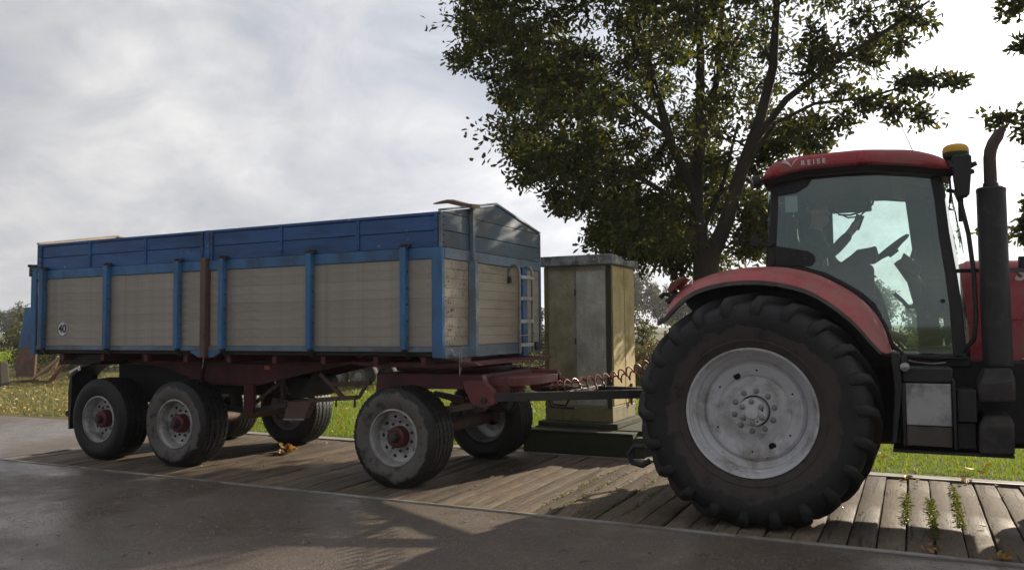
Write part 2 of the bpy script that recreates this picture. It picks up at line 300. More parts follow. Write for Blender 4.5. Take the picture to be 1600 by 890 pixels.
# ------------------------------------------------------------------ mesh helpers
class MB:
    def __init__(s): s.v = []; s.f = []
    def add(s, vs, fs):
        o = len(s.v); s.v += [tuple(v) for v in vs]; s.f += [tuple(i + o for i in f) for f in fs]; return s
    def box(s, x0, x1, y0, y1, z0, z1):
        return s.add([(x, y, z) for z in (z0, z1) for y in (y0, y1) for x in (x0, x1)],
                     [(0, 2, 3, 1), (4, 5, 7, 6), (0, 1, 5, 4), (2, 6, 7, 3), (0, 4, 6, 2), (1, 3, 7, 5)])
    def bar(s, p0, p1, w, h, up=(0, 0, 1)):
        p0 = Vector(p0); p1 = Vector(p1); d = (p1 - p0).normalized(); sd_ = d.cross(Vector(up)).normalized(); u = sd_.cross(d)
        vs = [p + sd_ * a * w / 2 + u * b * h / 2 for p in (p0, p1) for b in (-1, 1) for a in (-1, 1)]
        return s.add(vs, [(0, 2, 3, 1), (4, 5, 7, 6), (0, 1, 5, 4), (2, 6, 7, 3), (0, 4, 6, 2), (1, 3, 7, 5)])
    def prism_y(s, poly, y0, y1):
        n = len(poly); vs = [(x, y0, z) for x, z in poly] + [(x, y1, z) for x, z in poly]
        return s.add(vs, [tuple(range(n)), tuple(range(2 * n - 1, n - 1, -1))] + [(i, i + n, (i + 1) % n + n, (i + 1) % n) for i in range(n)])
    def prism_x(s, poly, x0, x1):
        n = len(poly); vs = [(x0, y, z) for y, z in poly] + [(x1, y, z) for y, z in poly]
        return s.add(vs, [tuple(range(n - 1, -1, -1)), tuple(range(n, 2 * n))] + [(i, (i + 1) % n, (i + 1) % n + n, i + n) for i in range(n)])
    def prism_z(s, poly, z0, z1):
        n = len(poly); vs = [(x, y, z0) for x, y in poly] + [(x, y, z1) for x, y in poly]
        return s.add(vs, [tuple(range(n - 1, -1, -1)), tuple(range(n, 2 * n))] + [(i, (i + 1) % n, (i + 1) % n + n, i + n) for i in range(n)])
    def loft(s, rings, close=True, caps=True):
        n = len(rings[0]); o = []; vs = [p for r in rings for p in r]; m = n if close else n - 1
        for k in range(len(rings) - 1):
            for i in range(m):
                j = (i + 1) % n; o.append((k * n + i, k * n + j, (k + 1) * n + j, (k + 1) * n + i))
        if caps and close: o.append(tuple(range(n - 1, -1, -1))); o.append(tuple((len(rings) - 1) * n + i for i in range(n)))
        return s.add(vs, o)
    def tube(s, pts, r, n=8, caps=True):
        pts = [Vector(p) for p in pts]; rr = r if isinstance(r, (list, tuple)) else [r] * len(pts); rings = []; ref = None
        for i, p in enumerate(pts):
            d = (pts[min(i + 1, len(pts) - 1)] - pts[max(i - 1, 0)]).normalized()
            if ref is None: ref = d.orthogonal().normalized()
            a = (ref - d * ref.dot(d)).normalized(); b = d.cross(a); ref = a
            rings.append([p + (a * math.cos(t) + b * math.sin(t)) * rr[i] for t in [2 * PI * k / n for k in range(n)]])
        return s.loft(rings, True, caps)
    def cyl(s, p0, p1, r0, r1=None, n=16): return s.tube([p0, p1], [r0, r0 if r1 is None else r1], n)
    def lathe_y(s, prof, n=48, c=(0, 0, 0), mod=None, closed=False):
        rings = []
        for r, a in prof: rings.append((r, a))
        vs = []; fs = []; k = len(rings)
        for j in range(n):
            t = 2 * PI * j / n
            for i, (r, a) in enumerate(rings):
                aa = a + (mod(i, j) if mod else 0); vs.append((c[0] + r * math.cos(t), c[1] + aa, c[2] + r * math.sin(t)))
        for j in range(n):
            jj = (j + 1) % n
            for i in range(k if closed else k - 1):
                i2 = (i + 1) % k; fs.append((j * k + i, j * k + i2, jj * k + i2, jj * k + i))
        return s.add(vs, fs)
    def mesh(s, name, smooth=35):
        me = bpy.data.meshes.new(name); me.from_pydata(s.v, [], s.f); me.update()
        if smooth:
            me.polygons.foreach_set('use_smooth', [True] * len(me.polygons)); me.set_sharp_from_angle(angle=math.radians(smooth))
        return me
    def build(s, name, mat, parent=None, bevel=0.0, smooth=35, loc=None):
        return link(name, s.mesh(name, smooth), mat, parent, bevel, loc)

def link(name, me, mat, parent=None, bevel=0.0, loc=None):
    if mat and not me.materials: me.materials.append(MATS[mat])
    o = bpy.data.objects.new(name, me); COL.objects.link(o)
    if loc is not None: o.location = loc
    if parent is not None: attach(o, parent)
    if bevel:
        b = o.modifiers.new('bevel', 'BEVEL'); b.width = bevel; b.segments = 2; b.limit_method = 'ANGLE'; b.angle_limit = math.radians(40)
    return o
def attach(o, parent):
    o.parent = parent
    if parent.type == 'EMPTY': o.matrix_parent_inverse = Matrix.Translation(-Vector(parent.location))
def tag(o, label=None, cat=None, group=None, kind=None):
    if label: o['label'] = label
    if cat: o['category'] = cat
    if group: o['group'] = group
    if kind: o['kind'] = kind
    return o
def thing(name, loc, label, cat, group=None):
    o = bpy.data.objects.new(name, None); COL.objects.link(o); o.location = loc; o.empty_display_size = 0.2
    return tag(o, label, cat, group)
def B(x0, x1, y0, y1, z0, z1): return MB().box(x0, x1, y0, y1, z0, z1)

def text_part(name, body, size, mat, parent, origin, xdir, ydir, extrude=0.001, shear=0.0, offset=0.0):
    cu = bpy.data.curves.new(name, 'FONT'); cu.body = body; cu.size = size; cu.extrude = extrude; cu.shear = shear; cu.offset = offset; cu.align_x = 'CENTER'; cu.align_y = 'CENTER'
    t = bpy.data.objects.new(name + '_curve', cu); COL.objects.link(t); dg = bpy.context.evaluated_depsgraph_get()
    me = bpy.data.meshes.new_from_object(t.evaluated_get(dg)); bpy.data.objects.remove(t); bpy.data.curves.remove(cu)
    x = Vector(xdir).normalized(); y = Vector(ydir).normalized(); z = x.cross(y)
    me.transform(Matrix(((x.x, y.x, z.x, origin[0]), (x.y, y.y, z.y, origin[1]), (x.z, y.z, z.z, origin[2]), (0, 0, 0, 1))))
    me.name = name; me.materials.clear()
    return link(name, me, mat, parent)

def tri_mesh(name, V, F):
    """fast mesh from numpy arrays, F is (n,3) or (n,4)"""
    me = bpy.data.meshes.new(name); k = F.shape[1]
    me.vertices.add(len(V)); me.vertices.foreach_set('co', V.astype(np.float32).ravel())
    me.loops.add(F.size); me.loops.foreach_set('vertex_index', F.astype(np.int32).ravel())
    me.polygons.add(len(F)); me.polygons.foreach_set('loop_start', np.arange(0, F.size, k, dtype=np.int32))
    me.update(calc_edges=True); me.validate()
    return me

def leaves(P, D, L, Wd, rng, curl=0.25):
    """leaf faces: base points P, directions D, lengths L, widths Wd: folded six-point leaves"""
    n = len(P); D = D / np.linalg.norm(D, axis=1, keepdims=True)
    R = rng.normal(size=(n, 3)); Sx = np.cross(D, R); Sx /= np.linalg.norm(Sx, axis=1, keepdims=True); Nn = np.cross(Sx, D)
    L = L[:, None]; Wd = Wd[:, None]
    v0 = P; v1 = P + D * L * 0.45 + Sx * Wd * 0.42 + Nn * Wd * curl; v2 = P + D * L * 0.95 + Sx * Wd * 0.28 + Nn * Wd * curl * 0.4
    v3 = P + D * L * 1.0; v4 = P + D * L * 0.95 - Sx * Wd * 0.28 + Nn * Wd * curl * 0.4; v5 = P + D * L * 0.45 - Sx * Wd * 0.42 + Nn * Wd * curl
    V = np.stack([v0, v1, v2, v3, v4, v5], 1).reshape(-1, 3); b = (np.arange(n) * 6)[:, None]
    F = np.concatenate([b + np.array([[0, 1, 2, 3]]), b + np.array([[0, 3, 4, 5]])], 0)
    return V, F

# ------------------------------------------------------------------ setting: ground, road, weighbridge
PX0, PX1, PY0, PY1 = -10.62, 7.4, 6.60, 9.70            # weighbridge opening
def sheet(name, quads, mat, z, kind='structure'):
    m = MB()
    for x0, x1, y0, y1 in quads: m.add([(x0, y0, z), (x1, y0, z), (x1, y1, z), (x0, y1, z)], [(0, 1, 2, 3)])
    return tag(m.build(name, mat, smooth=0), kind=kind)
sheet('ground', [(-400, 400, 9.96, 600)], 'field_soil', -0.035)
sheet('ground', [(-400, 400, -300, -40)], 'field_soil', -0.035)
sheet('lawn', [(-12.6, 30, 9.98, 30)], 'lawn_soil', -0.010)
sheet('verge', [(-70, -12.6, 9.98, 22)], 'leafy_soil', -0.012)
sheet('road', [(-60, 60, -40, PY0 - 0.05), (-60, PX0 - 0.05, PY0 - 0.05, 9.96), (PX1 + 0.05, 60, PY0 - 0.05, 9.96)], 'wet_asphalt', -0.008)
kb = B(PX0 - 0.05, PX1 + 0.05, PY1 + 0.055, 9.975, -0.10, -0.004).build('kerb', 'concrete', bevel=0.008); tag(kb, kind='structure')

wb = tag(B(PX0 - 0.04, PX1 + 0.04, PY0 - 0.04, PY1 + 0.04, -0.30, -0.075).build('weighbridge', 'dark_soil'), kind='structure')
B(PX0 - 0.045, PX1 + 0.045, PY0 - 0.048, PY0 - 0.006, -0.07, 0.004).build('edge_rail', 'edge_steel', wb, 0.004)
B(PX0 - 0.045, PX1 + 0.045, PY1 + 0.006, PY1 + 0.050, -0.07, 0.006).build('edge_rail', 'edge_steel', wb, 0.004)
B(PX0 - 0.048, PX0 - 0.006, PY0 - 0.005, PY1 + 0.005, -0.07, 0.004).build('edge_rail', 'edge_steel', wb, 0.004)
B(PX1 + 0.006, PX1 + 0.048, PY0 - 0.005, PY1 + 0.005, -0.07, 0.004).build('edge_rail', 'edge_steel', wb, 0.004)
def plank_mesh(i, w):
    r = random.Random(i); m = MB(); n = 8; rings = []
    for k in range(n + 1):
        y = -1.545 + 3.09 * k / n; ja = r.uniform(-0.003, 0.003); jb = r.uniform(-0.003, 0.003); dz = r.uniform(-0.004, 0.002)
        if k in (0, n): dz -= 0.004
        rings.append([(-w / 2 + ja, y, -0.06), (w / 2 + jb, y, -0.06), (w / 2 + jb, y, dz - 0.016), (w / 2 + jb - 0.003, y, dz - 0.004), (w / 2 + jb - 0.010, y, dz), (-w / 2 + ja + 0.010, y, dz), (-w / 2 + ja + 0.003, y, dz - 0.004), (-w / 2 + ja, y, dz - 0.016)])
    return m.loft(rings).mesh('plank', 30)
PM = [plank_mesh(i, w) for i, w in enumerate([0.192, 0.195, 0.186, 0.193, 0.19, 0.194, 0.182, 0.192])]
x = PX0 + 0.103; i = 0
while x < PX1 - 0.09:
    o = link('plank', PM[random.randrange(8)], 'plank_wood', wb, 0, (x + random.uniform(-0.004, 0.004), (PY0 + PY1) / 2 + random.uniform(-0.004, 0.004), random.choice((-0.014, -0.008, -0.004, -0.002, 0.0, 0.0))))
    o.rotation_euler = (random.uniform(-0.002, 0.002), random.uniform(-0.03, 0.03), random.uniform(-0.0015, 0.0015)); x += 0.2025; i += 1

# ------------------------------------------------------------------ trailer
TY0, TY1, TYC = 7.0, 9.43, 8.215
trailer = thing('tipping_trailer', (-7.5, TYC, 0), 'three axle blue tipping trailer with grey board sides standing on the plank weighbridge', 'trailer')
T = trailer
XR, XM, XF = -10.68, -7.50, -4.24
def tb(name, x0, x1, y0, y1, z0, z1, mat, bevel=0.004): return B(x0, x1, y0, y1, z0, z1).build(name, mat, T, bevel)
# floor
tb('floor', XR, XF - 0.02, TY0 + 0.03, TY1 - 0.03, 1.36, 1.42, 'under_dark')
NB = 9; ZB0, ZB1 = 1.462, 2.352
bh = (ZB1 - ZB0) / NB
def boards(x0, x1, yc, mat, z0=ZB0, h=bh, n=NB, thick=0.03):
    me = None
    for k in range(n):
        if me is None: me = MB().box(-(x1 - x0) / 2, (x1 - x0) / 2, -thick / 2, thick / 2, 0.0003, h - 0.0003).mesh('side_board')
        o = link('side_board', me, mat, T, 0.0012, ((x0 + x1) / 2, yc + random.uniform(-0.0015, 0.0015), z0 + h * k))
for yc in (TY0 + 0.025, TY1 - 0.025):
    boards(XR + 0.03, XM - 0.06, yc, 'board_side'); boards(XM + 0.06, XF - 0.125, yc, 'board_side')
    s = -1 if yc < 8 else 1; yo = TY0 if s < 0 else TY1
    ya, yb = (yo - 0.004, yo + 0.045) if s < 0 else (yo - 0.045, yo + 0.004)
    for (x0, x1) in ((XR + 0.02, XM - 0.045), (XM + 0.045, XF - 0.005)):
        tb('lower_rail', x0, x1, ya, yb, ZB1 + 0.002, 2.470, 'blue_light', 0.006)
        tb('upper_board', x0 + 0.03, x1, ya + 0.012 * (s < 0), yb - 0.012 * (s > 0), 2.473, 2.640, 'blue_dark', 0.005)
        tb('upper_board', x0 + 0.03, x1, ya + 0.010 * (s < 0), yb - 0.010 * (s > 0), 2.645, 2.795, 'blue_dark', 0.005)
        tb('cap_rail', x0, x1, ya - 0.004, yb + 0.004, 2.798, 2.832, 'blue_dark', 0.006)
        tb('bottom_rail', x0, x1, ya, yb, 1.405, 1.459, 'blue_worn', 0.004)
        for k in (1, 2):
            xs = x0 + (x1 - x0) * k / 3 + 0.03
            yy = ya - 0.004 if s < 0 else yb + 0.004
            st = tb('strap', xs - 0.022, xs + 0.022, min(yy, yy - s * 0.02), max(yy, yy - s * 0.02), 2.49, 2.80, 'blue_dark', 0.003)
            for zb in (2.53, 2.60, 2.70, 2.76):
                MB().cyl((xs, yy + 0.004, zb), (xs, yy - 0.006 if s < 0 else yy + 0.010, zb), 0.008, 0.006, 8).build('bolt', 'steel_dark', st)
    # section end straps next to the middle post and the front corner
    for xs in (XR + 0.05, XR + 0.095, XM - 0.07, XM + 0.085, XF - 0.06):
        yy = (yo - 0.012) if s < 0 else (yo + 0.012)
        st = tb('end_strap', xs - 0.02, xs + 0.02, min(yy, yo + 0.01), max(yy, yo - 0.01), 2.475, 2.83, 'blue_dark', 0.003)
        if s < 0:
            for zb in (2.52, 2.58, 2.66, 2.74):
                MB().cyl((xs, yy + 0.002, zb), (xs, yy - 0.006, zb), 0.008, 0.006, 8).build('bolt', 'steel_dark', st)
    # stake posts
    for xp in (-4.67, -5.905, -7.205, -7.935, -9.205, -10.48):
        yy0, yy1 = (yo - 0.075, yo - 0.006) if s < 0 else (yo + 0.006, yo + 0.075)
        p = B(xp - 0.034, xp + 0.034, yy0, yy1, 1.43, 2.478).build('stake_post', 'blue_light', T, 0.007)
        if s < 0:
            ym = yy0 + 0.02
            hm = MB().box(xp - 0.055, xp + 0.075, ym, yo - 0.008, 2.480, 2.498).box(xp - 0.03, xp + 0.03, ym - 0.015, yo - 0.01, 2.499, 2.515); hm.cyl((xp - 0.02, ym, 2.507), (xp + 0.085, ym + 0.012, 2.507), 0.010, n=8)
            hm.build('latch', 'steel_dark', p, 0.002)
            for zb in np.arange(1.55, 2.4, 0.17):
                MB().cyl((xp + 0.033, yy0 + 0.04, zb), (xp + 0.041, yy0 + 0.04, zb), 0.009, 0.007, 8).build('bolt', 'steel_dark', p)
            MB().prism_x([(yo - 0.06, 1.425), (yo - 0.006, 1.425), (yo + 0.03, 1.34), (yo + 0.01, 1.34)], xp - 0.02, xp + 0.02).build('post_foot', 'steel_dark', p)
B(XR + 0.03, XF - 0.06, TY0 + 0.052, TY0 + 0.062, 1.43, 2.82).build('leak_blocker', 'wood_raw', T); B(XR + 0.03, XF - 0.06, TY1 - 0.062, TY1 - 0.052, 1.43, 2.82).build('leak_blocker', 'wood_raw', T)  # unseen sheets added to stop light leaking through the board gaps
MB().prism_x([(TY0 + 0.07, 1.43), (TY1 - 0.07, 1.43), (TY1 - 0.07, 2.84), (TYC, 3.03), (TY0 + 0.07, 2.84)], XF - 0.052, XF - 0.044).build('leak_blocker', 'wood_raw', T)  # unseen sheet added behind the front wall, also against light leaks
# corner posts
for ya, yb in ((TY0 - 0.010, TY0 + 0.05), (TY1 - 0.05, TY1 + 0.010)):
    tb('corner_post', XF - 0.115, XF + 0.006, ya, yb, 1.345, 2.4715, 'blue_light', 0.008)
    tb('rear_post', XR - 0.10, XR + 0.015, ya, yb + 0.02, 1.34, 2.52, 'blue_light', 0.008)
MB().box(XR - 0.12, XR - 0.01, TY0 - 0.015, TY0 + 0.07, 2.5215, 2.56).box(XR - 0.135, XR - 0.08, TY0 - 0.018, TY0 + 0.05, 2.40, 2.52).cyl((XR - 0.13, TY0 - 0.03, 2.545), (XR - 0.13, TY0 + 0.08, 2.545), 0.022, n=10).build('gate_hinge', 'steel_dark', T, 0.005)
# middle post with gussets
mp_ = tb('middle_post', XM - 0.048, XM + 0.034, TY0 - 0.055, TY0 + 0.04, 1.325, 2.50, 'rust_stain', 0.006)
tb('middle_post', XM - 0.048, XM + 0.034, TY1 - 0.04, TY1 + 0.055, 1.325, 2.50, 'rust_stain', 0.006)
tb('joint_post', XM - 0.043, XM + 0.043, TY0 + 0.0, TY0 + 0.05, 2.503, 2.835, 'blue_dark', 0.004)
tb('joint_post', XM - 0.043, XM + 0.043, TY1 - 0.05, TY1, 2.503, 2.835, 'blue_dark', 0.004)
tb('rusty_strip', XM + 0.036, XM + 0.058, TY0 + 0.002, TY0 + 0.04, 1.46, 2.35, 'rust', 0.002)
for sg in (-1, 1):
    MB().prism_y([(XM + sg * 0.05, 1.404), (XM + sg * 0.24, 1.404), (XM + sg * 0.24, 1.385), (XM + sg * 0.11, 1.325), (XM + sg * 0.05, 1.325)][::sg], TY0 - 0.012, TY0 + 0.03).build('gusset', 'blue_light', T, 0.003)
MB().cyl((XM, TY0 - 0.03, 1.32), (XM - 0.02, TY0 - 0.03, 1.20), 0.008, 0.005, 6).build('safety_pin', 'steel_bare', T)
# speed disc with the number 40
sx, sz = -10.12, 1.68
dk = MB().lathe_y([(0.0, 0.0), (0.098, 0.0), (0.10, 0.003)], 40, (sx, TY0 + 0.0045, sz)).build('speed_disc', 'white_print', T)
MB().lathe_y([(0.089, 0.0), (0.0955, 0.0), (0.0955, 0.0012), (0.089, 0.0012)], 40, (sx, TY0 + 0.0015, sz), closed=True).build('ring', 'black_print', dk)
text_part('numerals', '40', 0.150, 'black_print', dk, (sx, TY0 + 0.0015, sz), (0.75, 0, 0), (0, 0, 1), 0.0012, 0, 0.0035)
# ---- front wall
def fy(name, poly, mat, x0=XF - 0.032, x1=XF, bevel=0.004): return MB().prism_x(poly, x0, x1).build(name, mat, T, bevel)
for xw, mats in ((XF, ('board_speckled', 'board_front', 'blue_front', 'blue_worn')), (XR + 0.032, ('wood_raw',) * 4)):
    x0, x1 = xw - 0.034, xw - 0.004
    ya, yb = TY0 + 0.055, TY1 - 0.055
    for k in range(NB):
        z0, z1 = ZB0 + bh * k + 0.0006, ZB0 + bh * (k + 1) - 0.0006
        fy('front_board', [(ya, z0), (7.552, z0), (7.552, z1), (ya, z1)], mats[0], x0, x1 + random.uniform(-.001, .001), 0.003)
        fy('front_board', [(7.556, z0), (yb, z0), (yb, z1), (7.556, z1)], mats[1], x0, x1 + random.uniform(-.001, .001), 0.003)
    fy('front_rail', [(ya, 2.355), (yb, 2.355), (yb, 2.470), (ya, 2.470)], mats[3], x0, x1 + 0.010, 0.004)
    fy('front_board', [(TY0 + 0.02, 2.474), (TY1 - 0.02, 2.474), (TY1 - 0.02, 2.642), (TY0 + 0.02, 2.642)], mats[2], x0, x1, 0.005)
    fy('front_board', [(TY0 + 0.02, 2.647), (TY1 - 0.02, 2.647), (TY1 - 0.02, 2.828), (TY0 + 0.02, 2.828)], mats[2], x0, x1, 0.005)
    fy('gable_board', [(TY0 + 0.03, 2.832), (TY1 - 0.03, 2.832), (TYC, 3.045)], mats[2], x0, x1, 0.004)
    for sg, yo in ((1, TY0), (-1, TY1)):
        fy('gable_strip', [(yo, 2.834), (TYC, 3.052), (TYC, 3.078), (yo, 2.858)], 'blue_worn' if xw == XF else 'wood_raw', x0 - 0.006, x1 + 0.012, 0.003)
fy('front_edge', [(TY0 - 0.008, 2.4735), (TY0 + 0.018, 2.4735), (TY0 + 0.018, 2.83), (TY0 - 0.008, 2.83)], 'blue_worn', XF - 0.03, XF + 0.004, 0.003)
fy('front_edge', [(TY1 - 0.018, 2.4735), (TY1 + 0.008, 2.4735), (TY1 + 0.008, 2.83), (TY1 - 0.018, 2.83)], 'blue_worn', XF - 0.03, XF + 0.004, 0.003)
fy('front_sill', [(TY0 + 0.052, 1.335), (TY1 - 0.052, 1.335), (TY1 - 0.052, 1.457), (TY0 + 0.052, 1.457)], 'blue_worn', XF - 0.05, XF + 0.004)
fy('rear_sill', [(TY0 + 0.072, 1.335), (TY1 - 0.072, 1.335), (TY1 - 0.072, 1.457), (TY0 + 0.072, 1.457)], 'under_dark', XR - 0.03, XR + 0.02)
for yb_ in (7.05, 9.36):
    for zb in (2.52, 2.60, 2.70, 2.78):
        MB().cyl((XF - 0.003, yb_, zb), (XF + 0.004, yb_, zb), 0.010, 0.008, 8).build('bolt', 'steel_dark', T)
# channel post on the front wall with its bent top plate
MB().prism_z([(XF - 0.002, 7.545), (XF + 0.075, 7.57), (XF + 0.075, 7.635), (XF - 0.002, 7.665)], 1.34, 2.36).build('front_post', 'blue_worn', T, 0.005)
MB().prism_z([(XF + 0.001, 7.575), (XF + 0.045, 7.58), (XF + 0.045, 7.63), (XF + 0.001, 7.635)], 2.362, 2.93).build('front_post', 'blue_worn', T, 0.004)
MB().loft([[(XF + 0.07, 7.52, 2.915), (XF + 0.07, 7.70, 2.945), (XF + 0.07, 7.70, 2.985), (XF + 0.07, 7.52, 2.965)],
           [(XF - 0.05, 7.50, 2.945), (XF - 0.05, 7.68, 2.965), (XF - 0.05, 7.68, 3.000), (XF - 0.05, 7.50, 2.985)],
           [(XF - 0.20, 7.44, 2.985), (XF - 0.20, 7.58, 3.000), (XF - 0.20, 7.58, 3.045), (XF - 0.20, 7.44, 3.025)],
           [(XF - 0.26, 7.43, 2.990), (XF - 0.26, 7.54, 3.000), (XF - 0.26, 7.54, 3.030), (XF - 0.26, 7.43, 3.015)],
           [(XF - 0.36, 7.42, 2.985), (XF - 0.36, 7.48, 2.990), (XF - 0.36, 7.48, 3.000), (XF - 0.36, 7.42, 2.995)]]).build('bent_plate', 'rust_stain', T, 0.002)
# ladder
ld = MB()
for yl in (8.515, 8.875):
    pts = [(XF + 0.14, yl, 1.34), (XF + 0.14, yl, 2.28)] + [(XF + 0.075 + 0.065 * math.cos(t), yl, 2.30 + 0.075 * math.sin(t)) for t in np.linspace(0, PI, 8)] + [(XF + 0.005, yl, 2.22)]
    ld.tube(pts, 0.018, 10)
lad = ld.build('ladder', 'galvanised', T)
for zl in (2.235, 1.985, 1.715, 1.44):
    B(XF + 0.122, XF + 0.158, 8.52, 8.87, zl - 0.022, zl + 0.022).build('rung', 'galvanised', lad, 0.004)
MB().cyl((XF + 0.14, 8.52, 1.55), (XF + 0.14, 8.87, 1.55), 0.008, n=8).build('rung', 'galvanised', lad)
B(XF - 0.002, XF + 0.05, 8.80, 8.93, 1.30, 2.37).build('ladder_post', 'blue_dark', T, 0.005)
for yl in (8.515, 8.875): B(XF - 0.001, XF + 0.03, yl - 0.025, yl + 0.025, 2.17, 2.24).build('pad', 'plastic_black', lad, 0.004)
hk = MB().tube([(XF + 0.03, 7.12, 1.43), (XF + 0.06, 7.12, 1.41), (XF + 0.06, 7.12, 1.38), (XF + 0.03, 7.12, 1.365), (XF + 0.03, 7.26, 1.365), (XF + 0.06, 7.30, 1.40), (XF + 0.03, 7.30, 1.43)], 0.010, 6)
hk.tube([(XF + 0.05, 7.24, 1.40), (XF + 0.06, 7.25, 1.30), (XF + 0.05, 7.26, 1.16)], 0.006, 6).tube([(XF + 0.05, 7.28, 1.42), (XF + 0.06, 7.29, 1.28), (XF + 0.05, 7.27, 1.18)], 0.006, 6)
hk.build('hook', 'steel_bare', T)
MB().box(XF, XF + 0.05, 9.18, 9.36, 1.37, 1.46).build('lock_block', 'steel_dark', T, 0.006)
# tail chute
MB().prism_y([(XR - 0.10, 1.98), (XR - 0.245, 1.985), (XR - 0.37, 1.445), (XR - 0.37, 1.425), (XR - 0.10, 1.425)], TY0 + 0.005, TY1 - 0.005).build('tail_chute', 'blue_light', T, 0.006)
# ---- chassis
def rail(y0, y1):
    MB().prism_y([(-10.25, 1.355), (-10.25, 1.25), (-9.35, 1.20), (-8.95, 1.17), (-8.15, 0.955), (-7.35, 0.945), (-6.5, 1.125), (-5.75, 1.275), (-4.45, 1.29), (-4.45, 1.355)], y0, y1).build('chassis_rail', 'frame_red', T, 0.004)
rail(7.62, 7.68); rail(8.75, 8.81)
MB().tube([(-8.9, 7.60, 1.245), (-7.4, 7.60, 1.225), (-6.2, 7.60, 1.265), (-5.6, 7.60, 1.30)], 0.010, 6).build('brake_pipe', 'steel_dark', T)
for xc in (-10.2, -9.4, -8.6, -7.9, -7.2, -6.5, -5.8, -5.1, -4.5):
    B(xc - 0.03, xc + 0.03, TY0 + 0.06, TY1 - 0.06, 1.265, 1.354).build('cross_member', 'frame_red', T, 0.003)
for xo in (-7.12, -5.72):
    rf = B(xo - 0.045, xo + 0.045, 7.612, 7.619, 1.155 if xo < -6 else 1.285, 1.205 if xo < -6 else 1.335).build('reflector', 'orange_lens', T, 0.002)
for q_ in ((-8.35, -8.19, 0.70, 1.22), (-7.45, -7.30, 0.62, 0.98)): B(q_[0], q_[1], 7.56, 7.62, q_[2], q_[3]).build('spring_hanger', 'frame_red', T, 0.005)
MB().prism_y([(-9.9, 0.62), (-8.75, 0.74), (-7.5, 0.62), (-7.5, 0.68), (-8.75, 0.84), (-9.9, 0.68)], 7.54, 7.61).build('leaf_spring', 'under_dark', T, 0.004)
MB().prism_y([(-9.9, 0.62), (-8.75, 0.74), (-7.5, 0.62), (-7.5, 0.68), (-8.75, 0.84), (-9.9, 0.68)], 8.82, 8.89).build('leaf_spring', 'under_dark', T, 0.004)
B(-8.85, -8.65, 7.55, 8.88, 0.84, 0.98).build('spring_carrier', 'under_dark', T, 0.01)
# tank, braces and chock box under the middle
MB().cyl((-6.95, 7.95, 0.93), (-6.95, 8.6, 0.93), 0.15, n=20).build('air_tank', 'under_dark', T, 0.01)
MB().bar((-7.38, 7.62, 0.64), (-6.80, 7.62, 0.74), 0.05, 0.06).bar((-7.38, 7.66, 0.72), (-6.95, 7.70, 1.02), 0.04, 0.04).build('support_arm', 'steel_dark', T, 0.003)
cb = MB().loft([[(-6.83, 7.62, 0.77), (-6.42, 7.62, 0.80), (-6.42, 7.76, 0.82), (-6.83, 7.76, 0.79)], [(-6.83, 7.60, 0.57), (-6.53, 7.60, 0.58), (-6.53, 7.70, 0.58), (-6.83, 7.70, 0.57)]]).build('chock_box', 'rust_stain', T, 0.004)
MB().bar((-6.84, 7.596, 0.565), (-6.52, 7.596, 0.575), 0.012, 0.016).build('box_edge', 'steel_bare', cb)
MB().bar((-6.45, 7.60, 0.80), (-5.75, 7.60, 0.86), 0.05, 0.05).bar((-6.3, 7.62, 1.12), (-5.95, 7.62, 0.84), 0.03, 0.05).bar((-6.12, 7.6, 1.0), (-5.55, 7.6, 1.03), 0.04, 0.05).bar((-5.73, 7.6, 0.85), (-5.58, 7.6, 1.05), 0.03, 0.03).build('bracket', 'rust_stain', T, 0.003)
for xb_ in (-6.05, -5.78): MB().cyl((xb_, 7.60, 0.84), (xb_, 7.60, 0.74), 0.012, n=8).build('stud', 'steel_dark', T)
for a_, b_ in (((-6.7, 7.75, 0.82), (-6.45, 7.75, 1.12)), ((-6.9, 7.66, 0.80), (-6.9, 7.66, 1.1))): MB().bar(a_, b_, 0.05, 0.05, up=(0, 1, 0)).build('hanger', 'under_dark', T)
# mudguards at the tail
for ya, yb in ((7.06, 7.44), (8.99, 9.37)):
    MB().prism_y([(-10.02, 1.07), (-9.80, 1.20), (-9.62, 1.23), (-9.62, 1.21), (-9.80, 1.17), (-9.985, 1.05), (-10.01, 0.36), (-10.045, 0.36), (-10.065, 0.85)], ya, yb).build('mudguard', 'plastic_black', T, 0.003)
MB().cyl((-10.09, 7.07, 0.56), (-10.09, 7.20, 0.56), 0.04, n=12).build('buffer', 'plastic_black', T, 0.005)
MB().bar((-10.02, 7.05, 1.10), (-9.86, 7.05, 1.17), 0.02, 0.025).cyl((-9.83, 7.04, 1.15), (-9.83, 7.06, 1.15), 0.02, n=10).build('marker', 'white_print', T)
B(-10.45, -9.62, 7.2, 9.2, 1.20, 1.34).build('rear_beam', 'under_dark', T, 0.006)
for y0_ in (7.70, 8.70): B(-9.9, -8.0, y0_, y0_ + 0.03, 0.72, 1.19).build('shade_plate', 'under_dark', T, 0.004)  # dark plates added to stand in for the shadow between the rear wheels
# axles
for xa in (-9.43, -8.05): MB().cyl((xa, 7.35, 0.515), (xa, 9.08, 0.515), 0.065, n=14).build('axle', 'rust_stain', T)
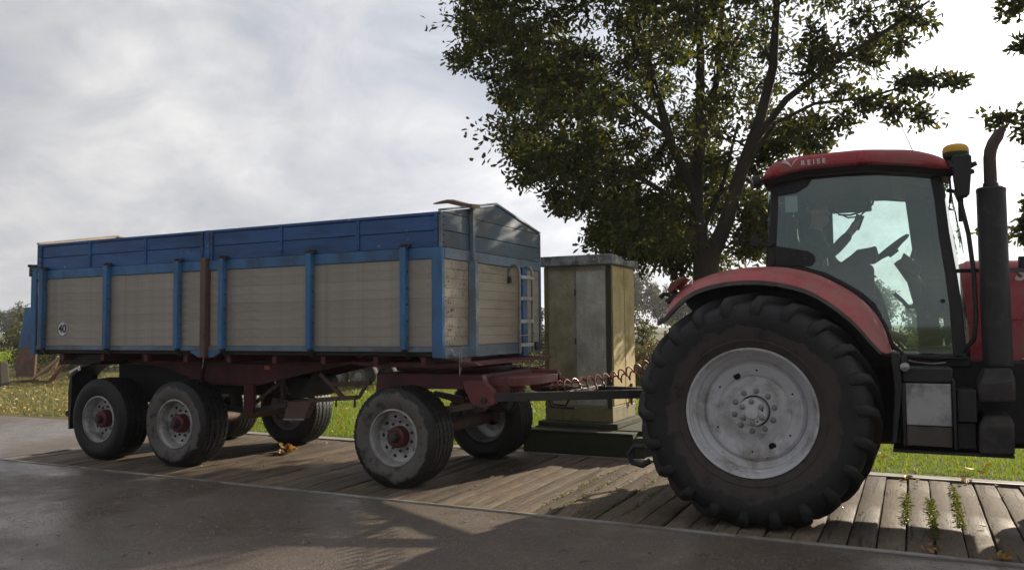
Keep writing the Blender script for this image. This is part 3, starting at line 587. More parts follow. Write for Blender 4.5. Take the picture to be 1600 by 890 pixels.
# ---- turntable and front bogie
XA = -4.86
def ring_z(c, r0, r1, z0, z1, n=48):
    m = MB(); vs = []; fs = []
    for j in range(n):
        t = 2 * PI * j / n
        for r, z in ((r0, z0), (r1, z0), (r1, z1), (r0, z1)): vs.append((c[0] + r * math.cos(t), c[1] + r * math.sin(t), z))
    for j in range(n):
        k = (j + 1) % n
        for i in range(4): fs.append((j * 4 + i, j * 4 + (i + 1) % 4, k * 4 + (i + 1) % 4, k * 4 + i))
    return m.add(vs, fs)
ring_z((XA + 0.05, TYC), 0.40, 0.68, 1.185, 1.225).build('turntable_ring', 'frame_red', T, 0.004)
ring_z((XA + 0.05, TYC), 0.42, 0.66, 1.165, 1.182).build('turntable_ring', 'under_dark', T)
MB().prism_y([(-5.55, 1.29), (-4.0, 1.29), (-3.95, 1.262), (-4.3, 1.23), (-5.3, 1.23), (-5.6, 1.262)], 7.25, 9.18).build('bolster', 'frame_red', T, 0.006)
for xg in (-5.2, -4.85, -4.5, -4.2): MB().prism_x([(7.06, 1.335), (7.5, 1.335), (7.5, 1.294), (7.3, 1.294)], xg - 0.012, xg + 0.012).build('gusset', 'frame_red', T)
for y0, y1 in ((7.42, 7.52), (8.91, 9.01)):
    MB().prism_y([(-5.34, 1.16), (-5.36, 0.90), (-5.28, 0.90), (-5.22, 0.985), (-4.2, 1.005), (-4.05, 1.005), (-3.98, 1.06), (-4.02, 1.16)], y0, y1).build('bogie_beam', 'frame_red', T, 0.008)
B(-5.30, -5.20, 7.525, 8.905, 1.0, 1.155).build('bogie_cross', 'frame_red', T, 0.005)
B(-4.20, -4.08, 7.525, 8.905, 1.0, 1.155).build('bogie_cross', 'frame_red', T, 0.005)
MB().prism_z([(-4.07, 7.55), (-4.07, 8.9), (-3.72, 8.85), (-3.62, 8.6), (-3.62, 8.0), (-3.74, 7.62)], 1.03, 1.12).build('bogie_nose', 'frame_pink', T, 0.006)
B(-3.95, -3.62, 8.5, 8.56, 0.98, 1.16).build('nose_plate', 'frame_pink', T, 0.004)
B(-4.02, -3.80, 7.60, 7.64, 0.96, 1.13).build('nose_plate', 'frame_pink', T, 0.004)
for yl in (7.44, 8.96):
    MB().prism_y([(-4.24, 1.10), (-4.0, 1.10), (-3.88, 1.0), (-3.86, 0.87), (-3.98, 0.82), (-4.12, 0.84), (-4.2, 0.98)], yl - 0.04, yl + 0.05).build('drawbar_lug', 'frame_pink', T, 0.006)
    MB().cyl((-3.98, yl - 0.06, 0.90), (-3.98, yl + 0.07, 0.90), 0.035, n=12).build('pivot_pin', 'steel_dark', T, 0.004)
    MB().prism_y([(-5.45, 0.79), (XA, 0.66), (-4.2, 0.79), (-4.2, 0.85), (XA, 0.76), (-5.45, 0.85)], yl + 0.10 if yl < 8 else yl - 0.18, yl + 0.18 if yl < 8 else yl - 0.10).build('leaf_spring', 'rust_stain', T, 0.004)
MB().cyl((XA, 7.30, 0.515), (XA, 9.13, 0.515), 0.078, n=16).build('axle', 'rust_stain', T)
MB().tube([(-4.35, 8.45, 0.95), (-4.3, 8.45, 0.75), (-4.24, 8.5, 0.66), (-4.18, 8.55, 0.75), (-4.14, 8.6, 0.92)], 0.018, 8).build('brake_hose', 'plastic_black', T)
MB().tube([(-4.7, 8.2, 0.98), (-4.6, 8.1, 0.80), (-4.45, 8.05, 0.86), (-4.3, 8.0, 0.98)], 0.012, 6).build('brake_hose', 'plastic_black', T)
MB().cyl((-4.55, 8.65, 0.72), (-4.30, 8.65, 0.72), 0.09, n=16).build('brake_cylinder', 'under_dark', T, 0.008)
# drawbar
HX, HY, HZ = -2.15, TYC, 0.955
for yl in (7.44, 8.96):
    d = Vector((HX - 0.25, HY + (0.07 if yl > 8 else -0.07), HZ)) - Vector((-3.95, yl, 0.925))
    MB().bar((-3.95, yl, 0.925), Vector((-3.95, yl, 0.925)) + d, 0.075, 0.088).build('drawbar_beam', 'steel_dark', T, 0.004)
MB().bar((-3.2, 7.74, 0.955), (-3.2, 8.69, 0.955), 0.07, 0.07).build('drawbar_cross', 'steel_dark', T, 0.003)
MB().bar((HX - 0.32, HY, HZ), (HX + 0.02, HY, HZ), 0.12, 0.09).build('drawbar_nose', 'steel_dark', T, 0.008)
ring_z((HX + 0.07, HY), 0.022, 0.06, HZ - 0.02, HZ + 0.02, 20).build('tow_eye', 'steel_bare', T)
for yl, x0, z0, x1, z1 in ((7.80, -4.12, 1.075, -3.70, 0.985), (8.62, -3.92, 1.15, -3.50, 1.0)):
    MB().cyl((x0, yl, z0), (x1, yl, z1), 0.036, n=14).build('spring_tube', 'frame_pink', T, 0.004)
    MB().cyl((x1, yl, z1), (x1 + 0.22, yl + (0.05 if yl < 8 else -0.05), z1 - 0.055), 0.013, n=8).build('spring_rod', 'steel_bare', T)
MB().prism_y([(-3.7, 1.0), (-3.35, 1.02), (-3.25, 1.0), (-3.6, 0.975)], 8.1, 8.45).build('hose_plate', 'steel_dark', T)
MB().tube([(-3.6, 8.2, 0.90), (-3.55, 8.2, 0.80), (-3.4, 8.2, 0.79), (-3.33, 8.2, 0.92)], 0.012, 6).tube([(-3.5, 7.95, 0.89), (-3.46, 7.95, 0.80), (-3.2, 7.98, 0.79)], 0.014, 6).build('cable_loop', 'plastic_black', T)

# ---- trailer wheels
def truck_wheel():
    R, Wt = 0.522, 0.385
    prof = [(0.284, -0.004), (0.297, -0.002), (0.301, 0.006), (0.296, 0.016), (0.282, 0.022), (0.274, 0.035), (0.268, 0.09), (0.262, 0.128), (0.20, 0.140), (0.115, 0.134), (0.115, 0.150), (0.20, 0.158), (0.262, 0.165), (0.268, 0.30), (0.285, 0.36), (0.298, 0.375), (0.302, 0.385), (0.315, 0.37), (0.30, 0.33), (0.29, 0.2), (0.295, 0.05), (0.305, 0.02), (0.297, -0.010)]
    rim = MB().lathe_y(prof[:-1], 56, closed=False).mesh('wheel', 30)
    t = [(0.296, 0.012), (0.318, -0.004), (0.36, -0.022), (0.41, -0.030), (0.452, -0.024), (0.478, -0.008), (0.490, 0.006), (0.503, 0.010), (0.512, 0.020)]
    gw, gd = 0.006, 0.014
    for ac in (0.075, 0.150, 0.235, 0.310):
        rr = R - 0.008 * abs(ac - 0.1925) / 0.17
        t += [(rr, ac - gw), (rr - gd, ac - gw + 0.001), (rr - gd, ac + gw - 0.001), (rr, ac + gw)]
    t += [(0.512, 0.365), (0.503, 0.375), (0.478, 0.393), (0.452, 0.409), (0.41, 0.415), (0.36, 0.407), (0.318, 0.389), (0.296, 0.373)]
    ty = MB().lathe_y(t, 112, mod=lambda i, j: (0.006 if (j // 2) % 2 else -0.006) if 9 <= i < 25 else 0)
    n0 = 112
    # cross sipes: small raised blocks between the grooves
    for j in range(56):
        th = 2 * PI * j / 56
        for ac in (0.045, 0.112, 0.1925, 0.272, 0.340):
            r0 = R - 0.008 * abs(ac - 0.1925) / 0.17 - 0.002; c, s_ = math.cos(th), math.sin(th); w = 0.021; hw = 0.022 if ac in (0.045, 0.34) else 0.026; sk = 0.006
            vs = []
            for r in (r0, r0 + 0.007):
                for da, dt in ((-hw, -w - sk), (hw, -w + sk), (hw, w + sk), (-hw, w - sk)):
                    vs.append((r * c - dt * s_, ac + da, r * s_ + dt * c))
            ty.add(vs, [(4, 5, 6, 7), (0, 1, 5, 4), (1, 2, 6, 5), (2, 3, 7, 6), (3, 0, 4, 7)])
    tym = ty.mesh('tyre', 40)
    hub = MB().lathe_y([(0.0, 0.030), (0.088, 0.030), (0.106, 0.042), (0.112, 0.07), (0.116, 0.139)], 32).mesh('hub', 30)
    cap = MB().lathe_y([(0.0, -0.030), (0.032, -0.030), (0.042, -0.022), (0.045, 0.0), (0.052, 0.002), (0.054, 0.031)], 20).mesh('hub_cap', 30)
    bolt = MB().lathe_y([(0.0, -0.022), (0.010, -0.022), (0.014, -0.018), (0.015, 0.0)], 6).mesh('wheel_nut', 30)
    hole = MB().lathe_y([(0.0, 0.0), (0.021, 0.0), (0.023, 0.004)], 14).mesh('hand_hole', 30)
    return rim, tym, hub, cap, bolt, hole
RIM, TYM, HUB, CAP, NUT, HOLE = truck_wheel()
TYM2 = TYM.copy()
def put_truck_wheel(x, y, far, tmesh, tmat, spin):
    w = link('wheel', RIM, 'rim_silver', T); w.location = (x, y, 0.515); w.rotation_euler = (0, spin, PI if far else 0)
    link('tyre', tmesh, tmat, w); link('hub', HUB, 'hub_red', w); link('hub_cap', CAP, 'steel_dark', w)
    for k in range(10):
        t = 2 * PI * k / 10
        link('wheel_nut', NUT, 'steel_dark', w, 0, (0.152 * math.cos(t), 0.137, 0.152 * math.sin(t)))
        link('hand_hole', HOLE, 'hole_black', w, 0, (0.222 * math.cos(t + 0.3), 0.1345, 0.222 * math.sin(t + 0.3)))
for x_, mud, sp in ((-9.43, 0, 0.4), (-8.05, 1, 1.3), (XA, 1, 2.2)):
    put_truck_wheel(x_, 7.035, False, TYM if mud else TYM2, 'tyre_muddy' if mud else 'tyre_clean', sp)
    put_truck_wheel(x_, 9.395, True, TYM2, 'tyre_clean', sp + 1)

# ------------------------------------------------------------------ tractor
tractor = thing('tractor', (-0.2, TYC, 0), 'red farm tractor with grey rear rim and tall black exhaust towing the trailer', 'tractor')
K = tractor
def kb_(name, x0, x1, y0, y1, z0, z1, mat, bevel=0.008): return B(x0, x1, y0, y1, z0, z1).build(name, mat, K, bevel)
def mir(y): return 2 * TYC - y
# ---- rear wheels
def tractor_wheel(R, Wt, rimr, nl, scale_lug=1.0):
    k = R / 0.93; hw = Wt / 2
    side = [(rimr - 0.012, 0.02), (rimr + 0.02, -0.005), (rimr + 0.07 * k, -0.030), (0.685 * k, -0.052), (0.745 * k, -0.058), (0.795 * k, -0.045), (0.832 * k, -0.015), (0.858 * k, 0.03), (0.872 * k, 0.10)]
    t = side + [(0.880 * k, hw)] + [(r, Wt - a) for r, a in reversed(side)]
    ty = MB().lathe_y(t, 96)
    # lugs: bars from the crown over the shoulder down onto the sidewall
    path = [(hw + 0.025, 0.882 * k, 0.0, (1, 0)), (hw - 0.10, 0.880 * k, 0.10, (1, 0)), (hw - 0.20, 0.874 * k, 0.21, (1, -0.05)), (0.03, 0.860 * k, 0.315, (0.95, -0.3)), (-0.018, 0.832 * k, 0.345, (0.7, -0.7)), (-0.048, 0.795 * k, 0.352, (0.25, -0.95)), (-0.058, 0.752 * k, 0.354, (0.05, -1.0))]
    hts = [0.050, 0.054, 0.056, 0.056, 0.050, 0.026, 0.003]; wid = [0.024, 0.027, 0.032, 0.040, 0.043, 0.038, 0.028]
    for sd_ in (0, 1):
        for j in range(nl):
            t0 = 2 * PI * (j + 0.5 * sd_) / nl; rings = []; rl = random.Random(j * 7 + sd_)
            for (a, r, dt, nn), h, w in zip(path, hts, wid):
                ln = math.hypot(*nn); nr, na = nn[0] / ln, nn[1] / ln; ring = []
                h = h * rl.uniform(0.86, 1.04)
                for hh, ww in ((-0.012, -1.3), (-0.012, 1.3), (h * 0.8, 0.98 * rl.uniform(0.9, 1.05)), (h, 0.6), (h, -0.6), (h * 0.8, -0.98 * rl.uniform(0.9, 1.05))):
                    rr = r + nr * hh; aa = a + na * hh; th = t0 + dt + ww * w / rr
                    if sd_: aa = Wt - aa
                    ring.append((rr * math.cos(th), aa, rr * math.sin(th)))
                rings.append(ring if not sd_ else ring[::-1])
            ty.loft(rings)
    # raised ribs on the sidewall near the bead
    ty.lathe_y([(rimr + 0.06, -0.026), (rimr + 0.065, -0.033), (rimr + 0.075, -0.034), (rimr + 0.08, -0.030)], 96)
    return ty.mesh('tyre', 42)
TT = tractor_wheel(0.968, 0.64, 0.512, 22)
for _v in TT.vertices: _v.co.z = max(_v.co.z, -0.913)
rp_ = [(0.498, 0.004), (0.508, -0.012), (0.519, -0.014), (0.524, -0.004), (0.519, 0.012), (0.505, 0.022), (0.492, 0.030), (0.485, 0.075), (0.468, 0.095), (0.462, 0.150), (0.424, 0.185), (0.412, 0.205), (0.404, 0.186), (0.385, 0.172), (0.355, 0.172), (0.300, 0.186), (0.282, 0.205), (0.262, 0.208), (0.215, 0.188), (0.195, 0.172), (0.150, 0.170), (0.128, 0.172), (0.128, 0.26)]
TRIM = MB().lathe_y(rp_, 96).mesh('wheel', 32)
TBARREL = MB().lathe_y([(0.462, 0.15), (0.47, 0.3), (0.48, 0.55), (0.50, 0.62), (0.522, 0.64), (0.525, 0.63), (0.505, 0.6)], 64).mesh('barrel', 32)
THUB = MB().lathe_y([(0.0, 0.028), (0.005, 0.024), (0.012, 0.026), (0.050, 0.026), (0.056, 0.036), (0.058, 0.052), (0.108, 0.054), (0.114, 0.062), (0.116, 0.25)], 48).mesh('hub', 30)
TNUT = MB().lathe_y([(0.0, -0.022), (0.011, -0.022), (0.0165, -0.017), (0.0175, -0.004), (0.024, -0.003), (0.025, 0.0)], 12).mesh('wheel_nut', 30)
def disc_mesh(name, r): return MB().lathe_y([(0.0, 0.0), (r, 0.0), (r * 1.06, 0.003)], 20).mesh(name, 30)
DH, DS = disc_mesh('disc_hole', 0.029), disc_mesh('small_hole', 0.008)
def put_rear(y, far, spin):
    w = link('wheel', TRIM, 'rim_tractor', K); w.location = (-1.205, y, 0.930); w.scale = (1.02, 1, 1.02); w.rotation_euler = (0, spin, PI if far else 0)
    link('tyre', TT, 'tyre_tractor', w); link('barrel', TBARREL, 'rim_tractor', w); link('hub', THUB, 'rim_tractor', w)
    for k in range(10):
        t = 2 * PI * k / 10 + 0.2; link('wheel_nut', TNUT, 'galvanised', w, 0, (0.165 * math.cos(t), 0.1705, 0.165 * math.sin(t)))
    for k in range(6):
        t = 2 * PI * k / 6 + 0.55; link('hub_nut', TNUT, 'galvanised', w, 0, (0.086 * math.cos(t), 0.055, 0.086 * math.sin(t)))
    for t in (2.02, 2.02 + PI): link('disc_hole', DH, 'hole_black', w, 0, (0.315 * math.cos(t), 0.178, 0.315 * math.sin(t)))
    for k in range(6):
        t = 2 * PI * k / 6 + 0.45; link('small_hole', DS, 'hole_black', w, 0, (0.335 * math.cos(t), 0.1735, 0.335 * math.sin(t)))
    for k in range(5):
        t = 2 * PI * k / 5 + 0.2; link('small_hole', DS, 'hole_black', w, 0, (0.084 * math.cos(t), 0.0525, 0.084 * math.sin(t)))
put_rear(6.86, False, 0.0); put_rear(mir(6.86), True, 0.0)
TT2 = tractor_wheel(0.70, 0.50, 0.40, 18); S2 = MB().lathe_y([(0.40, 0.0), (0.412, -0.01), (0.40, 0.02), (0.38, 0.05), (0.36, 0.12), (0.2, 0.15), (0.1, 0.12), (0.0, 0.10)], 48).mesh('wheel', 30)
for y_, far in ((6.98, False), (mir(6.98), True)):
    w = link('wheel', S2, 'rim_tractor', K); w.location = (1.85, y_, 0.70); w.rotation_euler = (0, 0.3, PI if far else 0); link('tyre', TT2, 'tyre_tractor', w)
# ---- transmission, engine block, axles
MB().prism_y([(-1.75, 0.70), (-1.75, 1.15), (-1.1, 1.35), (2.3, 1.30), (2.5, 0.85), (1.2, 0.62), (-1.3, 0.58)], 7.85, 8.58).build('transmission', 'under_dark', K, 0.03)
MB().cyl((-1.185, 7.2, 0.925), (-1.185, 9.23, 0.925), 0.15, n=20).build('rear_axle', 'under_dark', K)
MB().bar((1.85, 7.3, 0.66), (1.85, 9.13, 0.66), 0.2, 0.18).build('front_axle', 'under_dark', K, 0.02)
B(-0.95, 0.42, 7.46, 8.97, 1.30, 1.375).build('cab_floor', 'under_dark', K, 0.01)
# ---- rear fenders
lo = [(-1.93, 1.70), (-1.84, 1.80), (-1.78, 1.859), (-1.661, 1.929), (-1.488, 1.975), (-1.332, 1.994), (-1.139, 1.995), (-0.939, 1.965), (-0.744, 1.905), (-0.618, 1.827), (-0.496, 1.73), (-0.375, 1.616), (-0.294, 1.496), (-0.215, 1.41)]
hi = [(-1.90, 1.90), (-1.85, 1.985), (-1.774, 2.027), (-1.56, 2.104), (-1.36, 2.145), (-1.193, 2.160), (-0.982, 2.151), (-0.777, 2.104), (-0.644, 2.049), (-0.514, 1.973), (-0.387, 1.885), (-0.287, 1.779), (-0.195, 1.62), (-0.148, 1.406)]
def resample(p, n):
    p = np.array(p, float); d = np.r_[0, np.cumsum(np.hypot(*np.diff(p, axis=0).T))]; t = np.linspace(0, d[-1], n)
    q = np.stack([np.interp(t, d, p[:, 0]), np.interp(t, d, p[:, 1])], 1)
    for _ in range(2): q[1:-1] = 0.25 * q[:-2] + 0.5 * q[1:-1] + 0.25 * q[2:]
    return q
NF = 36; LO = resample(lo, NF); HI = resample(hi, NF)
def fender(sgn):
    f = (lambda y: y) if sgn > 0 else mir
    rings = []
    for a, b in zip(LO, HI):
        ax, az = a; bx, bz = b; e = np.array([bx - ax, bz - az])
        m1 = a + e * 0.45; m2 = a + e * 0.85
        nx, nz = 0.0, 0.0
        outer = [(ax, f(6.942), az + 0.026), (m1[0] - 0.0, f(6.985), m1[1] + 0.012), (m2[0], f(7.09), m2[1] + 0.012), (bx, f(7.29), bz), (bx, f(7.46), bz)]
        c = np.array([-1.185, 0.925]); dv = (np.array([bx, bz]) - c); dv /= np.linalg.norm(dv)
        inner = [(bx - dv[0] * 0.03, f(7.46), bz - dv[1] * 0.03), (bx - dv[0] * 0.03, f(7.28), bz - dv[1] * 0.03), (m2[0] - dv[0] * 0.02, f(7.11), m2[1] - dv[1] * 0.02), (m1[0] - dv[0] * 0.01, f(7.01), m1[1] - dv[1] * 0.01), (ax, f(6.965), az + 0.012)]
        rings.append((outer + inner) if sgn > 0 else (outer + inner)[::-1])
    fe = MB().loft(rings).build('fender', 'fender_red', K, 0, 50)
    lr = []
    for a in np.vstack([resample([(-2.0, 1.655), (-1.955, 1.69), (-1.93, 1.70)], 4)[:-1], LO]):
        c = np.array([-1.185, 0.925]); d = (a - c) / np.linalg.norm(a - c); p = a - d * 0.006
        lr.append([(a[0], f(6.932), a[1] + 0.030), (a[0], f(6.985), a[1] + 0.024), (p[0], f(7.03), p[1] + 0.006), (p[0], f(6.94), p[1])] if sgn > 0 else [(p[0], f(6.94), p[1]), (p[0], f(7.03), p[1] + 0.006), (a[0], f(6.985), a[1] + 0.024), (a[0], f(6.932), a[1] + 0.030)])
    MB().loft(lr).build('fender_lip', 'lip_grey', fe, 0, 50)
    # inner apron above the tyre
    ap = []
    for b in HI: ap.append([(b[0], f(7.46), b[1] - 0.01), (b[0], f(7.475), b[1] - 0.01), (b[0] * 0.72 - 1.185 * 0.28, f(7.475), b[1] * 0.72 + 0.925 * 0.28), (b[0] * 0.72 - 1.185 * 0.28, f(7.46), b[1] * 0.72 + 0.925 * 0.28)])
    MB().loft(ap).build('apron', 'plastic_black', fe, 0, 50)
    y0, y1 = sorted((f(7.02), f(7.22)))
    MB().prism_y([(-1.90, 1.93), (-1.78, 2.045), (-1.755, 2.07), (-1.80, 2.075), (-1.90, 2.03), (-1.93, 1.965)], y0, y1).build('tail_lamp', 'red_lens', fe, 0.01)
    MB().bar((-1.95, f(7.1), 1.86), (-1.84, f(7.1), 1.95), 0.08, 0.04).tube([(-2.02, f(7.12), 1.90), (-1.99, f(7.12), 1.935), (-1.93, f(7.12), 1.93)], 0.022, 8).build('plate_lamp', 'plastic_black', fe, 0.004)
    return fe
fender(1); fender(-1)
# fender foot: mud flap bar in front of the tyre
MB().loft([[(-0.155, 7.02, 1.42), (-0.09, 7.02, 1.42), (-0.09, 7.42, 1.42), (-0.155, 7.42, 1.42)], [(-0.13, 7.0, 1.15), (-0.08, 7.0, 1.15), (-0.08, 7.42, 1.15), (-0.13, 7.42, 1.15)], [(-0.165, 7.02, 0.72), (-0.13, 7.02, 0.72), (-0.13, 7.42, 0.72), (-0.165, 7.42, 0.72)]]).build('mud_flap', 'plastic_black', K, 0.006)
# ---- cab frame
CY = 7.40
def pillar(name, pts, w, d, yo, parent=None, mat='plastic_black'):
    rings = []; n = len(pts)
    for i, (x_, z_) in enumerate(pts):
        a = np.array(pts[max(i - 1, 0)]); b = np.array(pts[min(i + 1, n - 1)]); t = (b - a) / np.linalg.norm(b - a); nn = np.array([-t[1], t[0]])
        ww = w[i] if isinstance(w, (list, tuple)) else w
        p = np.array([x_, z_]); q0 = p - nn * ww / 2; q1 = p + nn * ww / 2
        rings.append([(q0[0], yo, q0[1]), (q1[0], yo, q1[1]), (q1[0], yo + d, q1[1]), (q0[0], yo + d, q0[1])])
    return MB().loft(rings).build(name, mat, parent or K, 0.008, 50)
sill = [(0.36, 1.385), (0.15, 1.375), (-0.06, 1.385), (-0.145, 1.48), (-0.20, 1.63), (-0.285, 1.80), (-0.39, 1.905), (-0.52, 1.995), (-0.66, 2.075), (-0.83, 2.135), (-1.0, 2.17), (-1.09, 2.17)]
front_p = [(0.205, 2.93), (0.235, 2.70), (0.262, 2.36), (0.30, 2.05), (0.325, 1.80), (0.345, 1.36)]
rear_p = [(-1.045, 2.93), (-1.06, 2.60), (-1.09, 2.17), (-1.10, 1.95)]
for yo in (CY, mir(CY) - 0.05):
    pillar('sill', sill, 0.035, 0.05, yo); pillar('front_pillar', front_p, [0.07, 0.075, 0.08, 0.085, 0.09, 0.10], 0.05, yo); pillar('rear_pillar', rear_p, 0.065, 0.06, yo)
    pillar('top_rail', [(-1.07, 2.935), (-0.5, 2.945), (0.235, 2.915)], 0.07, 0.05, yo)
for xz in ((-1.07, 2.93), (-1.10, 2.02), (0.24, 2.90), (0.36, 1.42)):
    MB().bar((xz[0], CY + 0.05, xz[1]), (xz[0], mir(CY) - 0.05, xz[1]), 0.07, 0.07).build('cross_rail', 'plastic_black', K, 0.006)
B(-0.93, 0.28, CY + 0.06, mir(CY) - 0.06, 2.90, 2.945).build('headliner', 'interior', K, 0.01)
# wide far side posts
MB().prism_y([(-0.02, 2.93), (0.24, 2.93), (0.335, 1.75), (0.09, 1.75)], mir(CY) - 0.045, mir(CY) - 0.005).build('far_post', 'interior', K)
MB().prism_y([(-1.05, 2.93), (-0.70, 2.93), (-0.70, 2.16), (-1.08, 2.14)], mir(CY) - 0.045, mir(CY) - 0.005).build('far_post', 'interior', K)
# glass panes
glass_poly = [(-1.012, 2.925), (0.165, 2.905), (0.195, 2.70), (0.222, 2.36), (0.258, 2.05), (0.281, 1.80), (0.298, 1.405), (-0.045, 1.405), (-0.125, 1.50), (-0.18, 1.64), (-0.265, 1.82), (-0.375, 1.925), (-0.51, 2.015), (-0.65, 2.095), (-0.825, 2.155), (-1.0, 2.19), (-1.055, 2.19), (-1.03, 2.60)]
MB().prism_y(glass_poly, CY + 0.012, CY + 0.018).build('door_glass', 'cab_glass', K, 0, 0)
MB().prism_y(glass_poly, mir(CY) - 0.018, mir(CY) - 0.012).build('door_glass', 'cab_glass', K, 0, 0)
ws = []
for x_, z_ in ((0.255, 2.90), (0.30, 2.55), (0.355, 2.10), (0.40, 1.70), (0.42, 1.42)):
    ws.append([(x_ + 0.10 * (1 - (2 * t - 1) ** 2) + 0.004, CY + 0.03 + t * (2 * (TYC - CY) - 0.06), z_) for t in np.linspace(0, 1, 9)])
MB().loft(ws, False).build('windscreen', 'cab_glass', K, 0, 60)
rw = []
for x_, z_ in ((-1.085, 2.90), (-1.10, 2.5), (-1.13, 2.06)):
    rw.append([(x_ - 0.08 * (1 - (2 * t - 1) ** 4), CY + 0.05 + t * (2 * (TYC - CY) - 0.10), z_) for t in np.linspace(0, 1, 9)])
MB().loft(rw, False).build('rear_window', 'cab_glass', K, 0, 60)
# hinge plates on the side glass
MB().prism_y([(-1.055, 2.165), (-0.76, 2.155), (-0.725, 2.20), (-0.73, 2.245), (-0.78, 2.285), (-1.06, 2.345)], CY - 0.006, CY + 0.010).build('hinge_plate', 'plastic_black', K, 0.004)
MB().prism_y([(-1.05, 2.78), (-0.87, 2.80), (-0.78, 2.85), (-0.74, 2.90), (-0.74, 2.925), (-1.04, 2.925)], CY - 0.006, CY + 0.010).build('hinge_plate', 'plastic_black', K, 0.004)
for x_, z_ in ((-0.90, 2.26), (-0.81, 2.22), (-0.93, 2.85)): MB().cyl((x_, CY - 0.018, z_), (x_, CY + 0.0, z_), 0.014, n=10).build('hinge_bolt', 'steel_dark', K)
MB().cyl((0.235, CY - 0.02, 1.83), (0.235, CY + 0.012, 1.83), 0.018, n=10).build('door_knob', 'plastic_black', K, 0.003)
B(-0.965, -0.86, CY + 0.020, CY + 0.022, 2.635, 2.775).build('paper_slip', 'paper', K)
MB().tube([(-0.03, CY - 0.01, 1.35), (0.03, CY - 0.015, 1.335), (0.15, CY - 0.015, 1.325), (0.24, CY - 0.01, 1.335)], 0.006, 6).build('cable', 'galvanised', K)
# ---- roof
def zb(x_): return np.interp(x_, [-1.14, -0.95, -0.78, -0.31, 0.042, 0.20, 0.34], [2.895, 2.945, 2.972, 2.974, 2.922, 2.89, 2.857])
def zt(x_): return np.interp(x_, [-1.14, -1.12, -1.06, -0.95, -0.78, -0.31, 0.047, 0.217, 0.30, 0.34], [2.93, 2.985, 3.045, 3.08, 3.10, 3.10, 3.062, 3.00, 2.955, 2.90])
_gx = np.linspace(-1.14, 0.34, 149); _k = np.ones(13) / 13
def _sm(f): return np.convolve(np.pad([f(q) for q in _gx], 6, mode='reflect', reflect_type='odd'), _k, 'valid')
_zb, _zt = _sm(zb), _sm(zt)
def zb(x_): return np.interp(x_, _gx, _zb)
def zt(x_): return np.interp(x_, _gx, _zt)
rr = []
for x_ in [-1.14, -1.13, -1.11, -1.07, -1.0, -0.9, -0.78, -0.68, -0.6, -0.52, -0.45, -0.38, -0.31, -0.23, -0.15, -0.07, 0.0, 0.05, 0.1, 0.14, 0.18, 0.21, 0.24, 0.265, 0.29, 0.32, 0.335]:
    e = min(1.0, max(0.0, min((x_ + 1.145) / 0.15, (0.345 - x_) / 0.15))); hw = 0.93 + 0.085 * math.sqrt(e); a, b = float(zb(x_)), float(zt(x_)); h = b - a
    half = [(hw - 0.05, a), (hw - 0.008, a + 0.012), (hw, a + 0.35 * h), (hw - 0.006, a + 0.72 * h), (hw - 0.035, a + 0.93 * h), (hw - 0.10, b), (hw - 0.35, b + 0.03 * e), (0.0, b + 0.055 * e)]
    rr.append([(x_, TYC - y, z) for y, z in half] + [(x_, TYC + y, z) for y, z in reversed(half[:-1])])
roof = MB().loft(rr).build('roof', 'tractor_red', K, 0, 60)
# dark eaves under the roof
MB().loft([[(x_, CY - 0.10, float(zb(x_)) - 0.045), (x_, CY - 0.15, float(zb(x_)) + 0.01), (x_, mir(CY) + 0.15, float(zb(x_)) + 0.01), (x_, mir(CY) + 0.10, float(zb(x_)) - 0.045)] for x_ in (-1.12, -0.95, -0.78, -0.31, 0.04, 0.20, 0.325)]).build('roof_eaves', 'plastic_black', K, 0.006, 50)
# lettering on the roof edge
yL = TYC - 1.0165 - 0.0005
text_part('lettering', 'R E I S E', 0.058, 'white_print', roof, (-0.700, yL, 3.018), (0.999, 0, 0.032), (-0.02, 0.0, 1), 0.0012, 0, 0.0008)
em = MB()
for (c, s0, s1, r) in (((-0.945, 2.955), 0.45, 1.75, 0.080), ((-0.945, 2.99), 0.40, 1.7, 0.060), ((-0.790, 2.985), 1.95, 2.85, 0.080)):
    pts = [(c[0] + r * math.cos(t), yL, c[1] + r * math.sin(t)) for t in np.linspace(s0, s1, 8)]
    em.tube(pts, [0.0015, 0.004, 0.0055, 0.006, 0.006, 0.0055, 0.004, 0.0015], 5)
em.build('emblem', 'white_print', roof)
MB().prism_y([(0.29, 2.945), (0.325, 2.925), (0.338, 2.875), (0.31, 2.88)], CY - 0.185, CY - 0.05).build('roof_lamp', 'mud_box', roof, 0.004)
# rear work lamp, small rear mirror
MB().tube([(-1.10, 7.30, 2.90), (-1.16, 7.26, 2.91)], 0.02, 8).cyl((-1.14, 7.25, 2.905), (-1.205, 7.24, 2.895), 0.05, 0.058, 16).build('work_lamp', 'plastic_black', K, 0.004)
MB().cyl((-1.206, 7.24, 2.895), (-1.212, 7.239, 2.893), 0.052, n=16).build('lamp_lens', 'lamp_glass', K)
MB().tube([(-1.06, 7.41, 2.36), (-1.12, 7.36, 2.345), (-1.19, 7.32, 2.36)], 0.014, 8).cyl((-1.21, 7.29, 2.38), (-1.21, 7.35, 2.38), 0.045, 0.035, 14).cyl((-1.09, 7.36, 2.38), (-1.09, 7.42, 2.38), 0.04, n=12).build('indicator_arm', 'plastic_black', K, 0.004)
